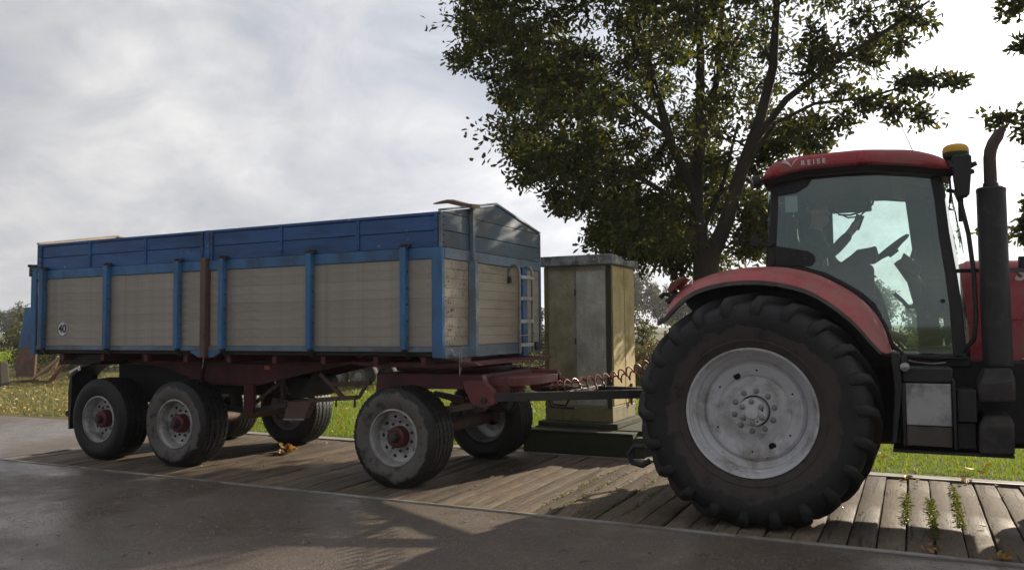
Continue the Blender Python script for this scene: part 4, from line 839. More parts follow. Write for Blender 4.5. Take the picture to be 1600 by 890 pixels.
# GPS dome
gx, gy = 0.365, 7.40
MB().cyl((gx - 0.12, gy + 0.05, 2.955), (gx + 0.02, gy, 2.955), 0.03, n=10).build('dome_bracket', 'plastic_black', K)
dm = MB(); 
def lathe_z(prof, n=32, c=(0, 0, 0)):
    m = MB(); vs = []; fs = []; k = len(prof)
    for j in range(n):
        t = 2 * PI * j / n
        for r, z in prof: vs.append((c[0] + r * math.cos(t), c[1] + r * math.sin(t), c[2] + z))
    for j in range(n):
        for i in range(k - 1): fs.append((j * k + i, ((j + 1) % n) * k + i, ((j + 1) % n) * k + i + 1, j * k + i + 1))
    return m.add(vs, fs)
lathe_z([(0.0, 0.0), (0.088, 0.0), (0.096, 0.015), (0.096, 0.038)], 32, (gx, gy, 2.985)).build('dome_base', 'gps_green', K)
lathe_z([(0.096, 0.0), (0.097, 0.02), (0.090, 0.045), (0.070, 0.062), (0.035, 0.071), (0.0, 0.073)], 32, (gx, gy, 3.0235)).build('dome', 'gps_yellow', K)
# wing mirror
MB().loft([[(0.395 - w, 7.22, z), (0.395 + w, 7.22, z), (0.395 + w, 7.27 + d, z), (0.395 - w, 7.27 + d, z)] for z, w, d in ((2.640, 0.030, 0.0), (2.66, 0.048, 0.02), (2.78, 0.060, 0.03), (2.90, 0.070, 0.03), (2.955, 0.070, 0.03), (2.975, 0.055, 0.02))]).build('wing_mirror', 'plastic_black', K, 0.012, 40)
MB().cyl((0.44, 7.26, 2.88), (0.50, 7.24, 2.90), 0.025, 0.018, 10).cyl((0.44, 7.26, 2.83), (0.475, 7.24, 2.84), 0.02, n=10).tube([(0.30, 7.40, 2.86), (0.34, 7.36, 2.85), (0.37, 7.30, 2.86)], 0.02, 8).tube([(0.31, 7.42, 2.62), (0.32, 7.38, 2.72), (0.31, 7.36, 2.86)], 0.010, 6).build('mirror_arm', 'plastic_black', K, 0.003)
# grab rail in front of the windscreen
MB().tube([(0.30, 7.38, 2.72), (0.35, 7.34, 2.70), (0.385, 7.33, 2.60), (0.43, 7.33, 2.35), (0.455, 7.33, 2.05), (0.46, 7.33, 1.70), (0.44, 7.34, 1.52), (0.36, 7.38, 1.42)], 0.018, 8).build('grab_rail', 'plastic_black', K)
MB().loft([[(0.385 - 0.02, 7.34, z), (0.385 + 0.02, 7.34, z), (0.385 + 0.02, 7.38, z), (0.385 - 0.02, 7.38, z)] for z in (2.46, 2.5, 2.64, 2.68)]).cyl((0.37, 7.33, 2.66), (0.43, 7.32, 2.67), 0.025, n=10).build('wide_mirror', 'plastic_black', K, 0.008)
# antenna
MB().cyl((0.10, 8.2, 3.12), (-0.11, 8.2, 3.70), 0.004, 0.002, 6).build('antenna', 'plastic_black', K)
# ---- bonnet
def hood_ring(x_, hw, zt_, z0): return [(x_, TYC - hw, z0), (x_, TYC - hw, zt_ - 0.20), (x_, TYC - hw + 0.02, zt_ - 0.10), (x_, TYC - hw + 0.08, zt_ - 0.025), (x_, TYC - hw + 0.2, zt_), (x_, TYC + hw - 0.2, zt_), (x_, TYC + hw - 0.08, zt_ - 0.025), (x_, TYC + hw - 0.02, zt_ - 0.10), (x_, TYC + hw, zt_ - 0.20), (x_, TYC + hw, z0)]
hood = MB().loft([hood_ring(0.425, 0.465, 2.185, 1.655), hood_ring(1.0, 0.465, 2.17, 1.68), hood_ring(1.8, 0.45, 2.08, 1.62), hood_ring(2.5, 0.42, 1.90, 1.5), hood_ring(2.75, 0.36, 1.72, 1.4)]).build('bonnet', 'tractor_red', K, 0.006, 40)
MB().prism_y([(0.43, 1.64), (0.43, 1.33), (0.78, 1.33), (0.95, 1.5), (1.0, 1.72), (0.44, 1.72)], TYC - 0.455, TYC + 0.455).build('side_panel', 'tractor_red', K, 0.008)
MB().prism_y([(1.0, 1.67), (0.85, 1.35), (2.3, 1.2), (2.7, 1.4), (2.5, 1.5), (1.8, 1.61)], TYC - 0.40, TYC + 0.40).build('engine', 'under_dark', K, 0.01)
text_part('lettering', 'S', 0.155, 'white_print', hood, (0.805, TYC - 0.4665, 2.045), (1, 0, 0), (0, 0, 1), 0.0015, 0.35, 0.006)
kb_('bonnet_latch', 0.80, 0.90, TYC - 0.485, TYC - 0.45, 2.09, 2.19, 'plastic_black')
MB().bar((0.33, 7.42, 2.07), (0.66, 7.55, 2.07), 0.03, 0.03).bar((0.66, 7.45, 2.07), (0.9, 7.74, 2.07), 0.03, 0.03).build('stack_bracket', 'plastic_black', K)
# ---- exhaust
ex, ey = 0.597, 7.36
stack = lathe_z([(0.0, 1.315), (0.103, 1.315), (0.107, 1.33), (0.104, 1.36), (0.103, 2.67), (0.106, 2.685), (0.105, 2.705), (0.095, 2.715), (0.05, 2.716)], 32, (ex, ey, 0)).build('exhaust_stack', 'exhaust_black', K)
pts = [(ex, ey, 2.71), (ex, ey, 2.95), (ex + 0.008, ey, 3.01), (ex + 0.03, ey, 3.07), (ex + 0.062, ey, 3.12), (ex + 0.088, ey, 3.16)]
m = MB().tube(pts, [0.047, 0.045, 0.045, 0.045, 0.044, 0.043], 16, False)
m.v[-16:] = [(v[0], v[1], v[2] + (0.05 if v[0] > 0 else 0) * 0 + (v[0] - (ex + 0.088)) * 0.9 + 0.02) for v in m.v[-16:]]
tp = m.build('tailpipe', 'pipe_rust', stack)
lathe_z([(0.050, 2.717), (0.056, 2.725), (0.055, 2.75), (0.048, 2.755)], 24, (ex, ey, 0)).build('collar', 'steel_dark', stack)
MB().tube([(ex, ey, 3.0), (ex + 0.028, ey, 3.07), (ex + 0.075, ey, 3.14)], 0.038, 12).build('black_core', 'hole_black', stack)  # black core filling the tailpipe bore
# ---- steps and boxes on the near side
sb = kb_('step_box', -0.075, 0.272, 7.03, 7.50, 1.195, 1.308, 'plastic_black', 0.012)
kb_('step_frame', -0.085, -0.060, 7.02, 7.5, 0.70, 1.19, 'plastic_black'); kb_('step_frame', 0.262, 0.287, 7.01, 7.5, 0.69, 1.22, 'plastic_black')
cp = kb_('checker_plate', -0.056, 0.258, 7.035, 7.45, 0.865, 1.188, 'rim_silver', 0.006)
cm = MB()
for r_ in range(15):
    for c_ in range(15):
        x0 = -0.045 + c_ * 0.0208; z0 = 0.882 + r_ * 0.0205; s_ = 1 if (r_ + c_) % 2 else -1
        cm.bar((x0 - 0.006, 7.0345, z0 - 0.006 * s_), (x0 + 0.006, 7.0345, z0 + 0.006 * s_), 0.003, 0.005, up=(0, 1, 0))
tag(cm.build('tread_pattern', 'rim_silver', cp), kind='stuff')
lp = kb_('lower_step', -0.058, 0.258, 7.045, 7.45, 0.705, 0.860, 'mud_brown', 0.008)
kb_('side_box', 0.295, 0.425, 7.05, 7.50, 0.90, 1.145, 'plastic_black', 0.008); kb_('side_box', 0.29, 0.42, 7.12, 7.5, 0.69, 0.89, 'plastic_black', 0.008)
MB().loft([[(0.44, 7.05, 1.05), (0.675, 7.03, 1.06), (0.675, 7.5, 1.06), (0.44, 7.5, 1.05)], [(0.44, 7.05, 1.18), (0.68, 7.03, 1.22), (0.68, 7.5, 1.22), (0.44, 7.5, 1.18)], [(0.50, 7.12, 1.30), (0.67, 7.12, 1.305), (0.67, 7.5, 1.305), (0.50, 7.5, 1.30)]]).build('filter_box', 'mud_box', K, 0.02)
MB().loft([[(0.43, 7.02, 0.67), (0.655, 7.0, 0.675), (0.655, 7.5, 0.675), (0.43, 7.5, 0.67)], [(0.435, 7.02, 0.88), (0.66, 7.0, 0.90), (0.66, 7.5, 0.90), (0.435, 7.5, 0.88)], [(0.47, 7.08, 0.955), (0.645, 7.08, 0.96), (0.645, 7.5, 0.96), (0.47, 7.5, 0.955)]]).build('battery_box', 'mud_box', K, 0.02)
kb_('under_frame', -0.16, 0.66, 7.06, 7.45, 0.645, 0.668, 'plastic_black')
kb_('under_frame', 0.28, 1.05, 7.50, 7.84, 0.70, 1.34, 'under_dark'); kb_('under_frame', -0.12, 0.28, 7.50, 7.84, 0.66, 1.30, 'under_dark')
kb_('fuel_tank', -0.1, 1.0, 8.62, 9.35, 0.66, 1.30, 'plastic_black', 0.06)
MB().cyl((-0.055, 7.10, 1.315), (-0.055, 6.985, 1.315), 0.036, 0.038, 18).build('side_lamp', 'plastic_black', K, 0.004)
lathe = MB().lathe_y([(0.0, -0.008), (0.02, -0.006), (0.034, 0.0)], 18, (-0.055, 6.9845, 1.315)).build('lamp_lens', 'lamp_glass', K)
MB().cyl((-0.06, 7.06, 1.375), (-0.06, 7.0, 1.375), 0.022, n=12).cyl((-0.06, 7.05, 1.34), (-0.06, 7.05, 1.40), 0.014, n=8).build('beacon_plug', 'steel_dark', K)
# ---- hitch
MB().box(-2.05, -1.70, TYC - 0.12, TYC + 0.12, 0.80, 1.12).box(-2.2, -1.9, TYC - 0.07, TYC + 0.07, 0.985, 1.02).box(-2.2, -1.9, TYC - 0.07, TYC + 0.07, 0.88, 0.915).cyl((-2.08, TYC, 0.86), (-2.08, TYC, 1.08), 0.02, n=10).build('hitch', 'steel_dark', K, 0.006)
for yy in (7.78, mir(7.78)):
    MB().bar((-1.7, yy, 0.62), (-2.42, yy, 0.40), 0.04, 0.10).tube([(-2.40, yy, 0.46), (-2.50, yy, 0.46), (-2.56, yy, 0.38), (-2.52, yy, 0.30), (-2.42, yy, 0.28), (-2.34, yy, 0.33)], 0.030, 8).build('lower_link', 'steel_dark', K, 0.005)
    MB().bar((-1.95, yy, 0.55), (-1.85, yy, 1.35), 0.035, 0.035).build('lift_rod', 'under_dark', K)
# ---- inside the cab
seat = MB().loft([[(-1.0, 7.97, 1.80), (-0.55, 7.97, 1.80), (-0.55, 8.46, 1.80), (-1.0, 8.46, 1.80)], [(-1.02, 7.95, 1.92), (-0.52, 7.95, 1.93), (-0.52, 8.48, 1.93), (-1.02, 8.48, 1.92)]]).build('seat', 'seat_cloth', K, 0.03)
MB().loft([[(-1.02, 7.97, 1.90), (-0.90, 7.97, 1.90), (-0.90, 8.46, 1.90), (-1.02, 8.46, 1.90)], [(-1.05, 7.96, 2.3), (-0.93, 7.98, 2.3), (-0.93, 8.45, 2.3), (-1.05, 8.47, 2.3)], [(-1.05, 8.05, 2.68), (-0.96, 8.06, 2.68), (-0.96, 8.37, 2.68), (-1.05, 8.38, 2.68)]]).build('backrest', 'seat_cloth', seat, 0.03)
kb_('seat_base', -0.95, -0.6, 8.02, 8.41, 1.38, 1.80, 'interior')
arm = MB().loft([[(-0.62, 7.86, 2.17), (-0.27, 7.86, 2.19), (-0.27, 8.0, 2.19), (-0.62, 8.0, 2.17)], [(-0.55, 7.85, 2.21), (-0.24, 7.85, 2.26), (-0.24, 8.0, 2.26), (-0.55, 8.0, 2.21)], [(-0.42, 7.87, 2.30), (-0.26, 7.87, 2.345), (-0.26, 7.99, 2.345), (-0.42, 7.99, 2.33)]]).build('armrest_console', 'interior', K, 0.015)
kb_('side_console', -0.75, -0.28, 7.62, 7.92, 1.90, 2.165, 'interior', 0.03); kb_('side_console', -0.6, -0.22, 7.66, 7.90, 1.38, 1.90, 'interior', 0.03)
MB().tube([(-0.45, 7.9, 2.21), (-0.43, 7.9, 2.28)], [0.018, 0.022], 8).build('lever', 'interior', arm)
col = MB().tube([(0.16, TYC, 1.38), (0.13, TYC, 1.75), (0.03, TYC, 2.05), (-0.10, TYC, 2.22)], [0.10, 0.09, 0.06, 0.035], 12).build('steering_column', 'interior', K)
swc = Vector((-0.155, TYC, 2.335)); ax = Vector((-0.62, 0, 0.78)).normalized(); u_ = Vector((0.78, 0, 0.62)).normalized(); v_ = Vector((0, 1, 0))
MB().tube([swc + (u_ * math.cos(t) + v_ * math.sin(t)) * 0.19 for t in np.linspace(0, 2 * PI, 33)], 0.015, 8, False).build('steering_wheel', 'interior', col)
sp_ = MB()
for t in (0.2, 2.3, 4.4): sp_.tube([swc - ax * 0.04, swc + (u_ * math.cos(t) + v_ * math.sin(t)) * 0.185], 0.012, 6)
sp_.cyl(swc - ax * 0.06, swc - ax * 0.02, 0.05, n=14).build('wheel_spokes', 'interior', col)
MB().loft([[(-0.10, 8.1, 2.16), (0.06, 8.1, 2.06), (0.06, 8.33, 2.06), (-0.10, 8.33, 2.16)], [(-0.04, 8.1, 2.29), (0.10, 8.1, 2.16), (0.10, 8.33, 2.16), (-0.04, 8.33, 2.29)]]).build('dash_display', 'interior', col, 0.01)
MB().cyl((0.02, TYC, 2.24), (0.05, TYC, 2.33), 0.018, n=8).build('lever', 'interior', col)
kb_('dashboard', 0.12, 0.36, 7.95, 8.5, 1.7, 2.06, 'interior', 0.05)
MB().tube([(-0.13, 8.0, 1.92), (-0.07, 8.0, 1.86), (-0.02, 8.0, 1.80), (0.12, 8.0, 1.79)], 0.018, 8).build('lever', 'interior', K)
MB().box(0.05, 0.30, 7.9, 8.3, 1.40, 1.45).tube([(0.28, 8.0, 1.85), (0.30, 8.0, 1.65), (0.22, 8.0, 1.52), (0.08, 8.0, 1.50)], 0.03, 8).build('pedals', 'interior', K, 0.005)
kb_('roof_console', -0.70, -0.32, 8.55, 8.90, 2.78, 2.895, 'interior', 0.02)
MB().tube([(-0.65, 8.5, 2.80), (-0.60, 8.5, 2.72), (-0.50, 8.5, 2.71), (-0.38, 8.5, 2.74), (-0.30, 8.5, 2.80), (-0.28, 8.5, 2.88)], 0.010, 6).tube([(-0.58, 8.5, 2.72), (-0.52, 8.5, 2.685), (-0.42, 8.5, 2.69), (-0.34, 8.5, 2.76)], 0.008, 6).build('cable', 'interior', K)

# ------------------------------------------------------------------ driver
def skin_mesh(name, nodes, edges, mat, parent=None, sub=2, root=0):
    me = bpy.data.meshes.new(name); me.from_pydata([n[0] for n in nodes], edges, []); me.materials.append(MATS[mat])
    o = bpy.data.objects.new(name, me); COL.objects.link(o)
    if parent is not None: attach(o, parent)
    md = o.modifiers.new('skin', 'SKIN'); md.use_smooth_shade = True
    for i, n in enumerate(nodes):
        r = n[1]; me.skin_vertices[0].data[i].radius = r if isinstance(r, tuple) else (r, r)
        me.skin_vertices[0].data[i].use_root = (i == root)
    s_ = o.modifiers.new('sub', 'SUBSURF'); s_.levels = sub; s_.render_levels = sub
    return o
N_ = {}; nodes = []; edges = []
def nd(k, p, r, to=None):
    N_[k] = len(nodes); nodes.append((p, r))
    if to: edges.append((N_[to], N_[k]))
yc = TYC
nd('pelvis', (-0.80, yc, 2.00), 0.14); nd('waist', (-0.82, yc, 2.16), 0.125, 'pelvis'); nd('chest', (-0.82, yc, 2.38), 0.145, 'waist'); nd('neckb', (-0.80, yc, 2.53), 0.075, 'chest')
nd('neck', (-0.785, yc, 2.59), 0.052, 'neckb'); nd('jaw', (-0.745, yc, 2.645), 0.070, 'neck'); nd('head', (-0.755, yc, 2.72), 0.092, 'jaw'); nd('crown', (-0.765, yc, 2.79), 0.074, 'head')
nd('chin', (-0.685, yc, 2.612), 0.022, 'jaw'); nd('nose', (-0.655, yc, 2.690), 0.014, 'head'); nd('brow', (-0.678, yc, 2.735), 0.030, 'head')
for s_, sy in (('r', -1), ('l', 1)):
    nd('ear' + s_, (-0.765, yc + sy * 0.092, 2.70), 0.02, 'head')
    nd('sh' + s_, (-0.81, yc + sy * 0.20, 2.47), 0.072, 'chest')
    nd('hip' + s_, (-0.72, yc + sy * 0.11, 2.00), 0.10, 'pelvis'); nd('knee' + s_, (-0.33, yc + sy * 0.17, 2.01), 0.07, 'hip' + s_)
    nd('ank' + s_, (-0.20, yc + sy * 0.16, 1.56), 0.045, 'knee' + s_); nd('toe' + s_, (-0.03, yc + sy * 0.16, 1.50), 0.04, 'ank' + s_)
def arm_(s_, el, wr, palm, tips, thumb):
    nd('el' + s_, el, 0.047, 'sh' + s_); nd('wr' + s_, wr, 0.031, 'el' + s_); nd('pa' + s_, palm, (0.030, 0.038), 'wr' + s_)
    for i, (a, b) in enumerate(tips): nd('k%d' % i + s_, a, 0.0095, 'pa' + s_); nd('t%d' % i + s_, b, 0.0082, 'k%d' % i + s_)
    nd('th' + s_, thumb[0], 0.012, 'wr' + s_); nd('tt' + s_, thumb[1], 0.010, 'th' + s_)
ya_ = yc - 0.22
arm_('r', (-0.655, ya_, 2.285), (-0.475, ya_ + 0.03, 2.485), (-0.445, ya_ + 0.035, 2.53), [((-0.415 + 0.004 * i, ya_ + 0.005, 2.545 + 0.017 * i), (-0.400 + 0.004 * i, ya_ + 0.045, 2.552 + 0.017 * i)) for i in range(4)], ((-0.47, ya_ + 0.06, 2.55), (-0.445, ya_ + 0.08, 2.595)))
arm_('l', (-0.66, yc + 0.26, 2.22), (-0.42, yc + 0.22, 2.13), (-0.36, yc + 0.22, 2.12), [((-0.31, yc + 0.19 + 0.02 * i, 2.11), (-0.28, yc + 0.19 + 0.02 * i, 2.09)) for i in range(4)], ((-0.39, yc + 0.17, 2.13), (-0.35, yc + 0.155, 2.11)))
person = skin_mesh('person', nodes, edges, 'skin')
tag(person, 'driver in dark clothes sitting in the tractor cab holding up a phone', 'person')
def sub_skin(name, keys, grow, mat):
    ids = [N_[k] for k in keys]; mp_i = {a: i for i, a in enumerate(ids)}
    nn = []
    for k in keys:
        p, r = nodes[N_[k]]; r = max(r) if isinstance(r, tuple) else r; nn.append((p, r + grow))
    return skin_mesh(name, nn, [(mp_i[a], mp_i[b]) for a, b in edges if a in mp_i and b in mp_i], mat, person)
sub_skin('jacket', ['pelvis', 'waist', 'chest', 'neckb', 'shr', 'elr', 'wrr', 'shl', 'ell', 'wrl'], 0.014, 'jacket')
sub_skin('trousers', ['pelvis', 'hipr', 'kneer', 'ankr', 'hipl', 'kneel', 'ankl'], 0.012, 'trousers')
hr = MB()
hr.loft([[(-0.765 + r * math.cos(t) * 1.0, yc + r * 0.92 * math.sin(t), z) for t in np.linspace(0, 2 * PI, 17)[:-1]] for z, r in ((2.70, 0.062), (2.735, 0.097), (2.775, 0.102), (2.81, 0.086), (2.835, 0.05), (2.842, 0.01))])
hr.build('hair', 'hair', person, 0, 60)
ph = MB().bar((-0.435, ya_ + 0.022, 2.515), (-0.385, ya_ + 0.022, 2.645), 0.012, 0.072, up=(1, 0, -0.38)).build('mobile_phone', 'plastic_black', None, 0.004)
tag(ph, 'dark mobile phone held up by the driver inside the tractor cab', 'phone')

# ------------------------------------------------------------------ coiled hoses between trailer and tractor
def coil(p0, p1, sag, turns, r, phase):
    pts = []; n = turns * 14; p0 = Vector(p0); p1 = Vector(p1); d = (p1 - p0).normalized(); sd_ = d.cross(Vector((0, 0, 1))).normalized(); up = sd_.cross(d)
    for i in range(n + 1):
        t = i / n; c = p0.lerp(p1, t) - Vector((0, 0, sag * math.sin(PI * t))); a = 2 * PI * turns * t + phase
        rr_ = r * min(1, 8 * t + 0.1, 8 * (1 - t) + 0.1) * (0.85 + 0.25 * math.sin(t * 7 + phase)); pts.append(c + sd_ * rr_ * math.cos(a) + up * rr_ * math.sin(a))
    return MB().tube(pts, 0.0085, 6)
tag(coil((-3.62, 8.12, 0.985), (-2.0, 8.18, 1.50), 0.11, 19, 0.060, 0.0).build('coiled_hose', 'hose_red'), 'red coiled air hose nearer the viewer, strung above the drawbar to the tractor', 'hose', 'coiled air hoses')
tag(coil((-3.45, 8.36, 0.985), (-2.0, 8.30, 1.42), 0.09, 15, 0.066, 1.3).build('coiled_hose', 'rust'), 'brownish coiled air hose on the far side above the drawbar', 'hose', 'coiled air hoses')

# ------------------------------------------------------------------ cabinet on its plinth
sill_t = thing('plinth_beam', (-3.93, 10.3, 0), 'mossy dark green beam lying along the weighbridge under the metal cabinet', 'beam')
B(-4.68, -3.16, 9.79, 10.02, -0.03, 0.275).build('beam', 'moss_beam', sill_t, 0.012)
B(-4.68, -3.16, 9.775, 9.99, 0.279, 0.30).build('beam_cap', 'moss_slab', sill_t, 0.005)
B(-3.158, -3.02, 9.80, 9.98, -0.03, 0.25).build('end_block', 'moss_slab', sill_t, 0.02)
B(-4.62, -3.10, 10.03, 11.25, -0.03, 0.31).build('foundation', 'moss_beam', sill_t, 0.01)
B(-4.58, -3.45, 10.05, 11.2, 0.313, 0.38).build('foundation_slab', 'moss_slab', sill_t, 0.012)
cab = thing('metal_cabinet', (-4.02, 10.6, 0.38), 'tall weathered metal cabinet with flat lichen covered roof beside the weighbridge', 'cabinet')
cx0, cx1, cy0, cy1 = -4.50, -3.545, 10.15, 11.10
B(cx0, cx1, cy0, cy1, 0.565, 2.462).build('housing', 'cab_front', cab, 0.006)
B(cx0 - 0.006, cx1 + 0.004, cy0 - 0.012, cy1, 0.383, 0.563).build('base_panel', 'cab_plinth', cab, 0.008)
B(cx0 + 0.06, -4.047, cy0 - 0.012, cy0 - 0.001, 0.60, 2.40).build('front_panel', 'cab_front', cab, 0.004)
dr = B(-4.036, cx1 - 0.075, cy0 - 0.018, cy0 - 0.001, 0.60, 2.385).build('door', 'cab_door', cab, 0.004)
MB().cyl((-4.045, cy0 - 0.022, 0.6), (-4.045, cy0 - 0.022, 2.38), 0.007, n=8).build('door_edge', 'galvanised', dr)
for z_ in (0.9, 1.45, 2.1): MB().cyl((-4.045, cy0 - 0.026, z_ - 0.04), (-4.045, cy0 - 0.026, z_ + 0.04), 0.012, n=8).build('hinge', 'steel_dark', dr)
B(cx0 - 0.004, cx0 + 0.05, cy0 - 0.020, cy0 - 0.001, 0.57, 2.455).build('corner_strip', 'cab_plinth', cab, 0.004)
B(cx1 - 0.065, cx1 + 0.006, cy0 - 0.020, cy0 - 0.001, 0.57, 2.455).build('corner_strip', 'moss_slab', cab, 0.004)
B(cx1 + 0.001, cx1 + 0.012, cy0 + 0.03, 10.66, 0.60, 2.45).build('side_panel', 'cab_side', cab, 0.004)
B(cx1 + 0.001, cx1 + 0.016, 10.668, cy1 - 0.01, 0.60, 2.45).build('side_panel', 'cab_side', cab, 0.004)
MB().prism_x([(10.06, 2.465), (11.18, 2.465), (11.19, 2.575), (10.62, 2.545), (10.30, 2.588), (10.06, 2.600)], cx0 - 0.05, cx1 + 0.06).build('roof', 'lichen_roof', cab, 0.014)
MB().tube([(-4.43, 10.135, 1.35), (-4.43, 10.12, 1.40), (-4.38, 10.118, 1.44), (-4.34, 10.12, 1.38), (-4.34, 10.135, 1.15)], 0.005, 6).build('wire_clip', 'galvanised', cab)
B(-3.53, -3.50, 10.85, 10.88, 0.56, 0.85).build('rod', 'rust', cab)

# ------------------------------------------------------------------ small tandem trailer parked on the lawn
pt = thing('flatbed_trailer', (-14.2, 19.0, 0), 'small grey tandem axle trailer parked on the lawn, seen between the wheels', 'trailer')
B(-17.2, -12.6, 18.3, 19.9, 0.58, 0.72).build('deck', 'car_grey', pt, 0.02)
B(-17.2, -12.6, 18.25, 18.3, 0.725, 1.15).build('side_wall', 'car_grey', pt, 0.01); B(-17.2, -12.6, 19.9, 19.95, 0.725, 1.15).build('side_wall', 'car_grey', pt, 0.01)
B(-12.75, -12.55, 18.22, 18.29, 0.60, 0.76).build('marker_board', 'car_white', pt, 0.01); B(-12.54, -12.0, 18.24, 18.29, 0.66, 0.72).build('coupling_bar', 'galvanised', pt, 0.01)
MB().bar((-12.6, 19.1, 0.62), (-11.2, 19.1, 0.52), 0.1, 0.1).build('tow_bar', 'galvanised', pt)
tw = MB().lathe_y([(0.17, 0.0), (0.20, -0.015), (0.25, -0.012), (0.285, 0.01), (0.295, 0.05), (0.295, 0.15), (0.28, 0.19), (0.2, 0.2)], 32).mesh('tyre', 40)
rm = MB().lathe_y([(0.0, -0.005), (0.05, -0.008), (0.06, 0.01), (0.09, 0.02), (0.12, 0.02), (0.15, 0.04), (0.165, 0.02), (0.175, -0.006), (0.18, 0.0), (0.175, 0.02)], 32).mesh('wheel', 30)
for xw in (-14.55, -13.85):
    for y_, fr in ((18.32, 0), (19.88, 1)):
        w = link('wheel', rm, 'galvanised', pt); w.location = (xw, y_, 0.285); w.rotation_euler = (0, 0, PI * fr); link('tyre', tw, 'tyre_muddy', w)

# ------------------------------------------------------------------ scrap at the far left
sf = thing('scrap_frame', (-23.4, 16.6, 0), 'broken frame of pale and pink timber bars lying on the leafy verge', 'scrap')
for a, b, mt in (((-25.0, 16.2, 0.05), (-23.6, 16.5, 0.98), 'wood_raw'), ((-24.1, 16.3, 0.10), (-23.05, 16.5, 1.08), 'frame_pink'), ((-24.7, 16.5, 0.22), (-23.5, 16.7, 0.72), 'wood_raw'), ((-25.0, 16.25, 0.06), (-24.0, 16.3, 0.06), 'rust'), ((-24.2, 16.3, 0.06), (-23.4, 16.8, 0.5), 'wood_raw'), ((-25.6, 15.9, 0.04), (-24.6, 16.3, 0.10), 'rust'), ((-24.3, 16.5, 0.3), (-24.0, 16.5, 0.85), 'wood_raw')):
    MB().bar(a, b, 0.07, 0.09).build('bar', mt, sf, 0.006)
tag(MB().loft([[(-28.5, 18.0, 0.0), (-27.5, 18.0, 0.0), (-27.5, 18.08, 0.0), (-28.5, 18.08, 0.0)], [(-28.65, 18.1, 0.75), (-27.6, 18.1, 0.7), (-27.6, 18.18, 0.7), (-28.65, 18.18, 0.75)], [(-28.4, 18.25, 1.3), (-27.8, 18.25, 1.25), (-27.8, 18.33, 1.25), (-28.4, 18.33, 1.3)]]).build('rusty_sheet', 'rust', None, 0.01), 'rusty red brown metal sheet standing under the tail of the trailer by the shrubs', 'sheet metal')
tag(MB().loft([[(-24.55, 14.6, -0.02), (-23.85, 14.6, -0.02), (-23.85, 15.1, -0.02), (-24.55, 15.1, -0.02)], [(-24.4, 14.7, 0.12), (-24.0, 14.7, 0.10), (-24.0, 15.0, 0.10), (-24.4, 15.0, 0.12)], [(-24.42, 14.72, 0.70), (-24.08, 14.72, 0.75), (-24.08, 14.98, 0.75), (-24.42, 14.98, 0.70)]]).build('tree_stump', 'bark', None, 0.03), 'dark stump at the left edge of the picture on the verge', 'stump')

# ------------------------------------------------------------------ trees
def clump_leaves(C, rad, n, size, rng, flat=0.75):
    k = len(C); idx = np.repeat(np.arange(k), n); N = len(idx)
    u = rng.normal(size=(N, 3)); u /= np.linalg.norm(u, axis=1, keepdims=True); r = rng.random(N) ** 0.5
    # gather leaves on a few twig directions inside every clump
    tw = rng.normal(size=(k, 7, 3)); tw /= np.linalg.norm(tw, axis=2, keepdims=True); ti = rng.integers(0, 7, N)
    d = tw[idx, ti] * 0.72 + u * 0.46
    P = C[idx] + d * (r * rad[idx])[:, None] * np.array([1, 1, flat])
    D = d * 0.8 + rng.normal(size=(N, 3)) * 0.75 + np.array([0, 0, -0.15])
    return leaves(P, D, size * rng.uniform(0.5, 1.4, N), size * rng.uniform(0.34, 0.74, N), rng)
def branch_pts(a, b, rng, n=6, sag=0.0, wob=0.08):
    a = np.array(a); b = np.array(b); L_ = np.linalg.norm(b - a); pts = []
    for i in range(n + 1):
        t = i / n; p = a + (b - a) * t + np.array([0, 0, 1.0]) * sag * L_ * math.sin(PI * t); 
        if 0 < i < n: p = p + rng.normal(size=3) * wob * L_ * 0.35
        pts.append(tuple(p))
    return pts
def make_tree(name, label, base, limbs, C, rad, nl, size, group, seed, leafmat='oak_leaf', reach=0.034):
    rng = np.random.default_rng(seed); t = thing(name, base, label, 'tree', group)
    tr = MB(); bp = []; br = []
    for pts, rr_ in limbs:
        tr.tube(pts, rr_, 12)
    tr.build('trunk', 'bark', t, 0, 60)
    for pts, rr_ in limbs:
        for (a, b), (ra, rb) in zip(zip(pts[:-1], pts[1:]), zip(rr_[:-1], rr_[1:])):
            for q in np.linspace(0, 1, 5)[:-1]: bp.append(np.array(a) * (1 - q) + np.array(b) * q); br.append(ra * (1 - q) + rb * q)
    bp = np.array(bp); br = np.array(br); bm = MB(); order = np.argsort([np.min(np.linalg.norm(bp - c, axis=1)) for c in C])
    for i in order:
        c = C[i]; d = np.linalg.norm(bp - c, axis=1) + np.where(bp[:, 2] > c[2] + 0.2, 1.5, 0) + np.where(br < 0.012, 0.5, 0); j = int(np.argmin(d))
        L_ = np.linalg.norm(bp[j] - c); r0 = min(br[j] * 0.7, 0.012 + reach * L_ * 0.55); pts = branch_pts(bp[j], c, rng, 5, 0.06); rs = list(np.linspace(r0, 0.008, 6))
        bm.tube(pts, rs, 5, False); bp = np.vstack([bp, np.array(pts[1:])]); br = np.r_[br, rs[1:]]
        for _ in range(4):
            e = c + rng.normal(size=3).clip(-1.2, 1.2) * rad[i] * 0.38; bm.tube([tuple(c), tuple((c + e) / 2 + rng.normal(size=3) * 0.04), tuple(e)], [0.008, 0.006, 0.003], 3, False)
    bm.build('branches', 'bark', t, 0, 60)
    V, F = clump_leaves(C, rad, nl, size, rng); link('crown', tri_mesh('crown', V, F), leafmat, t)
    return t
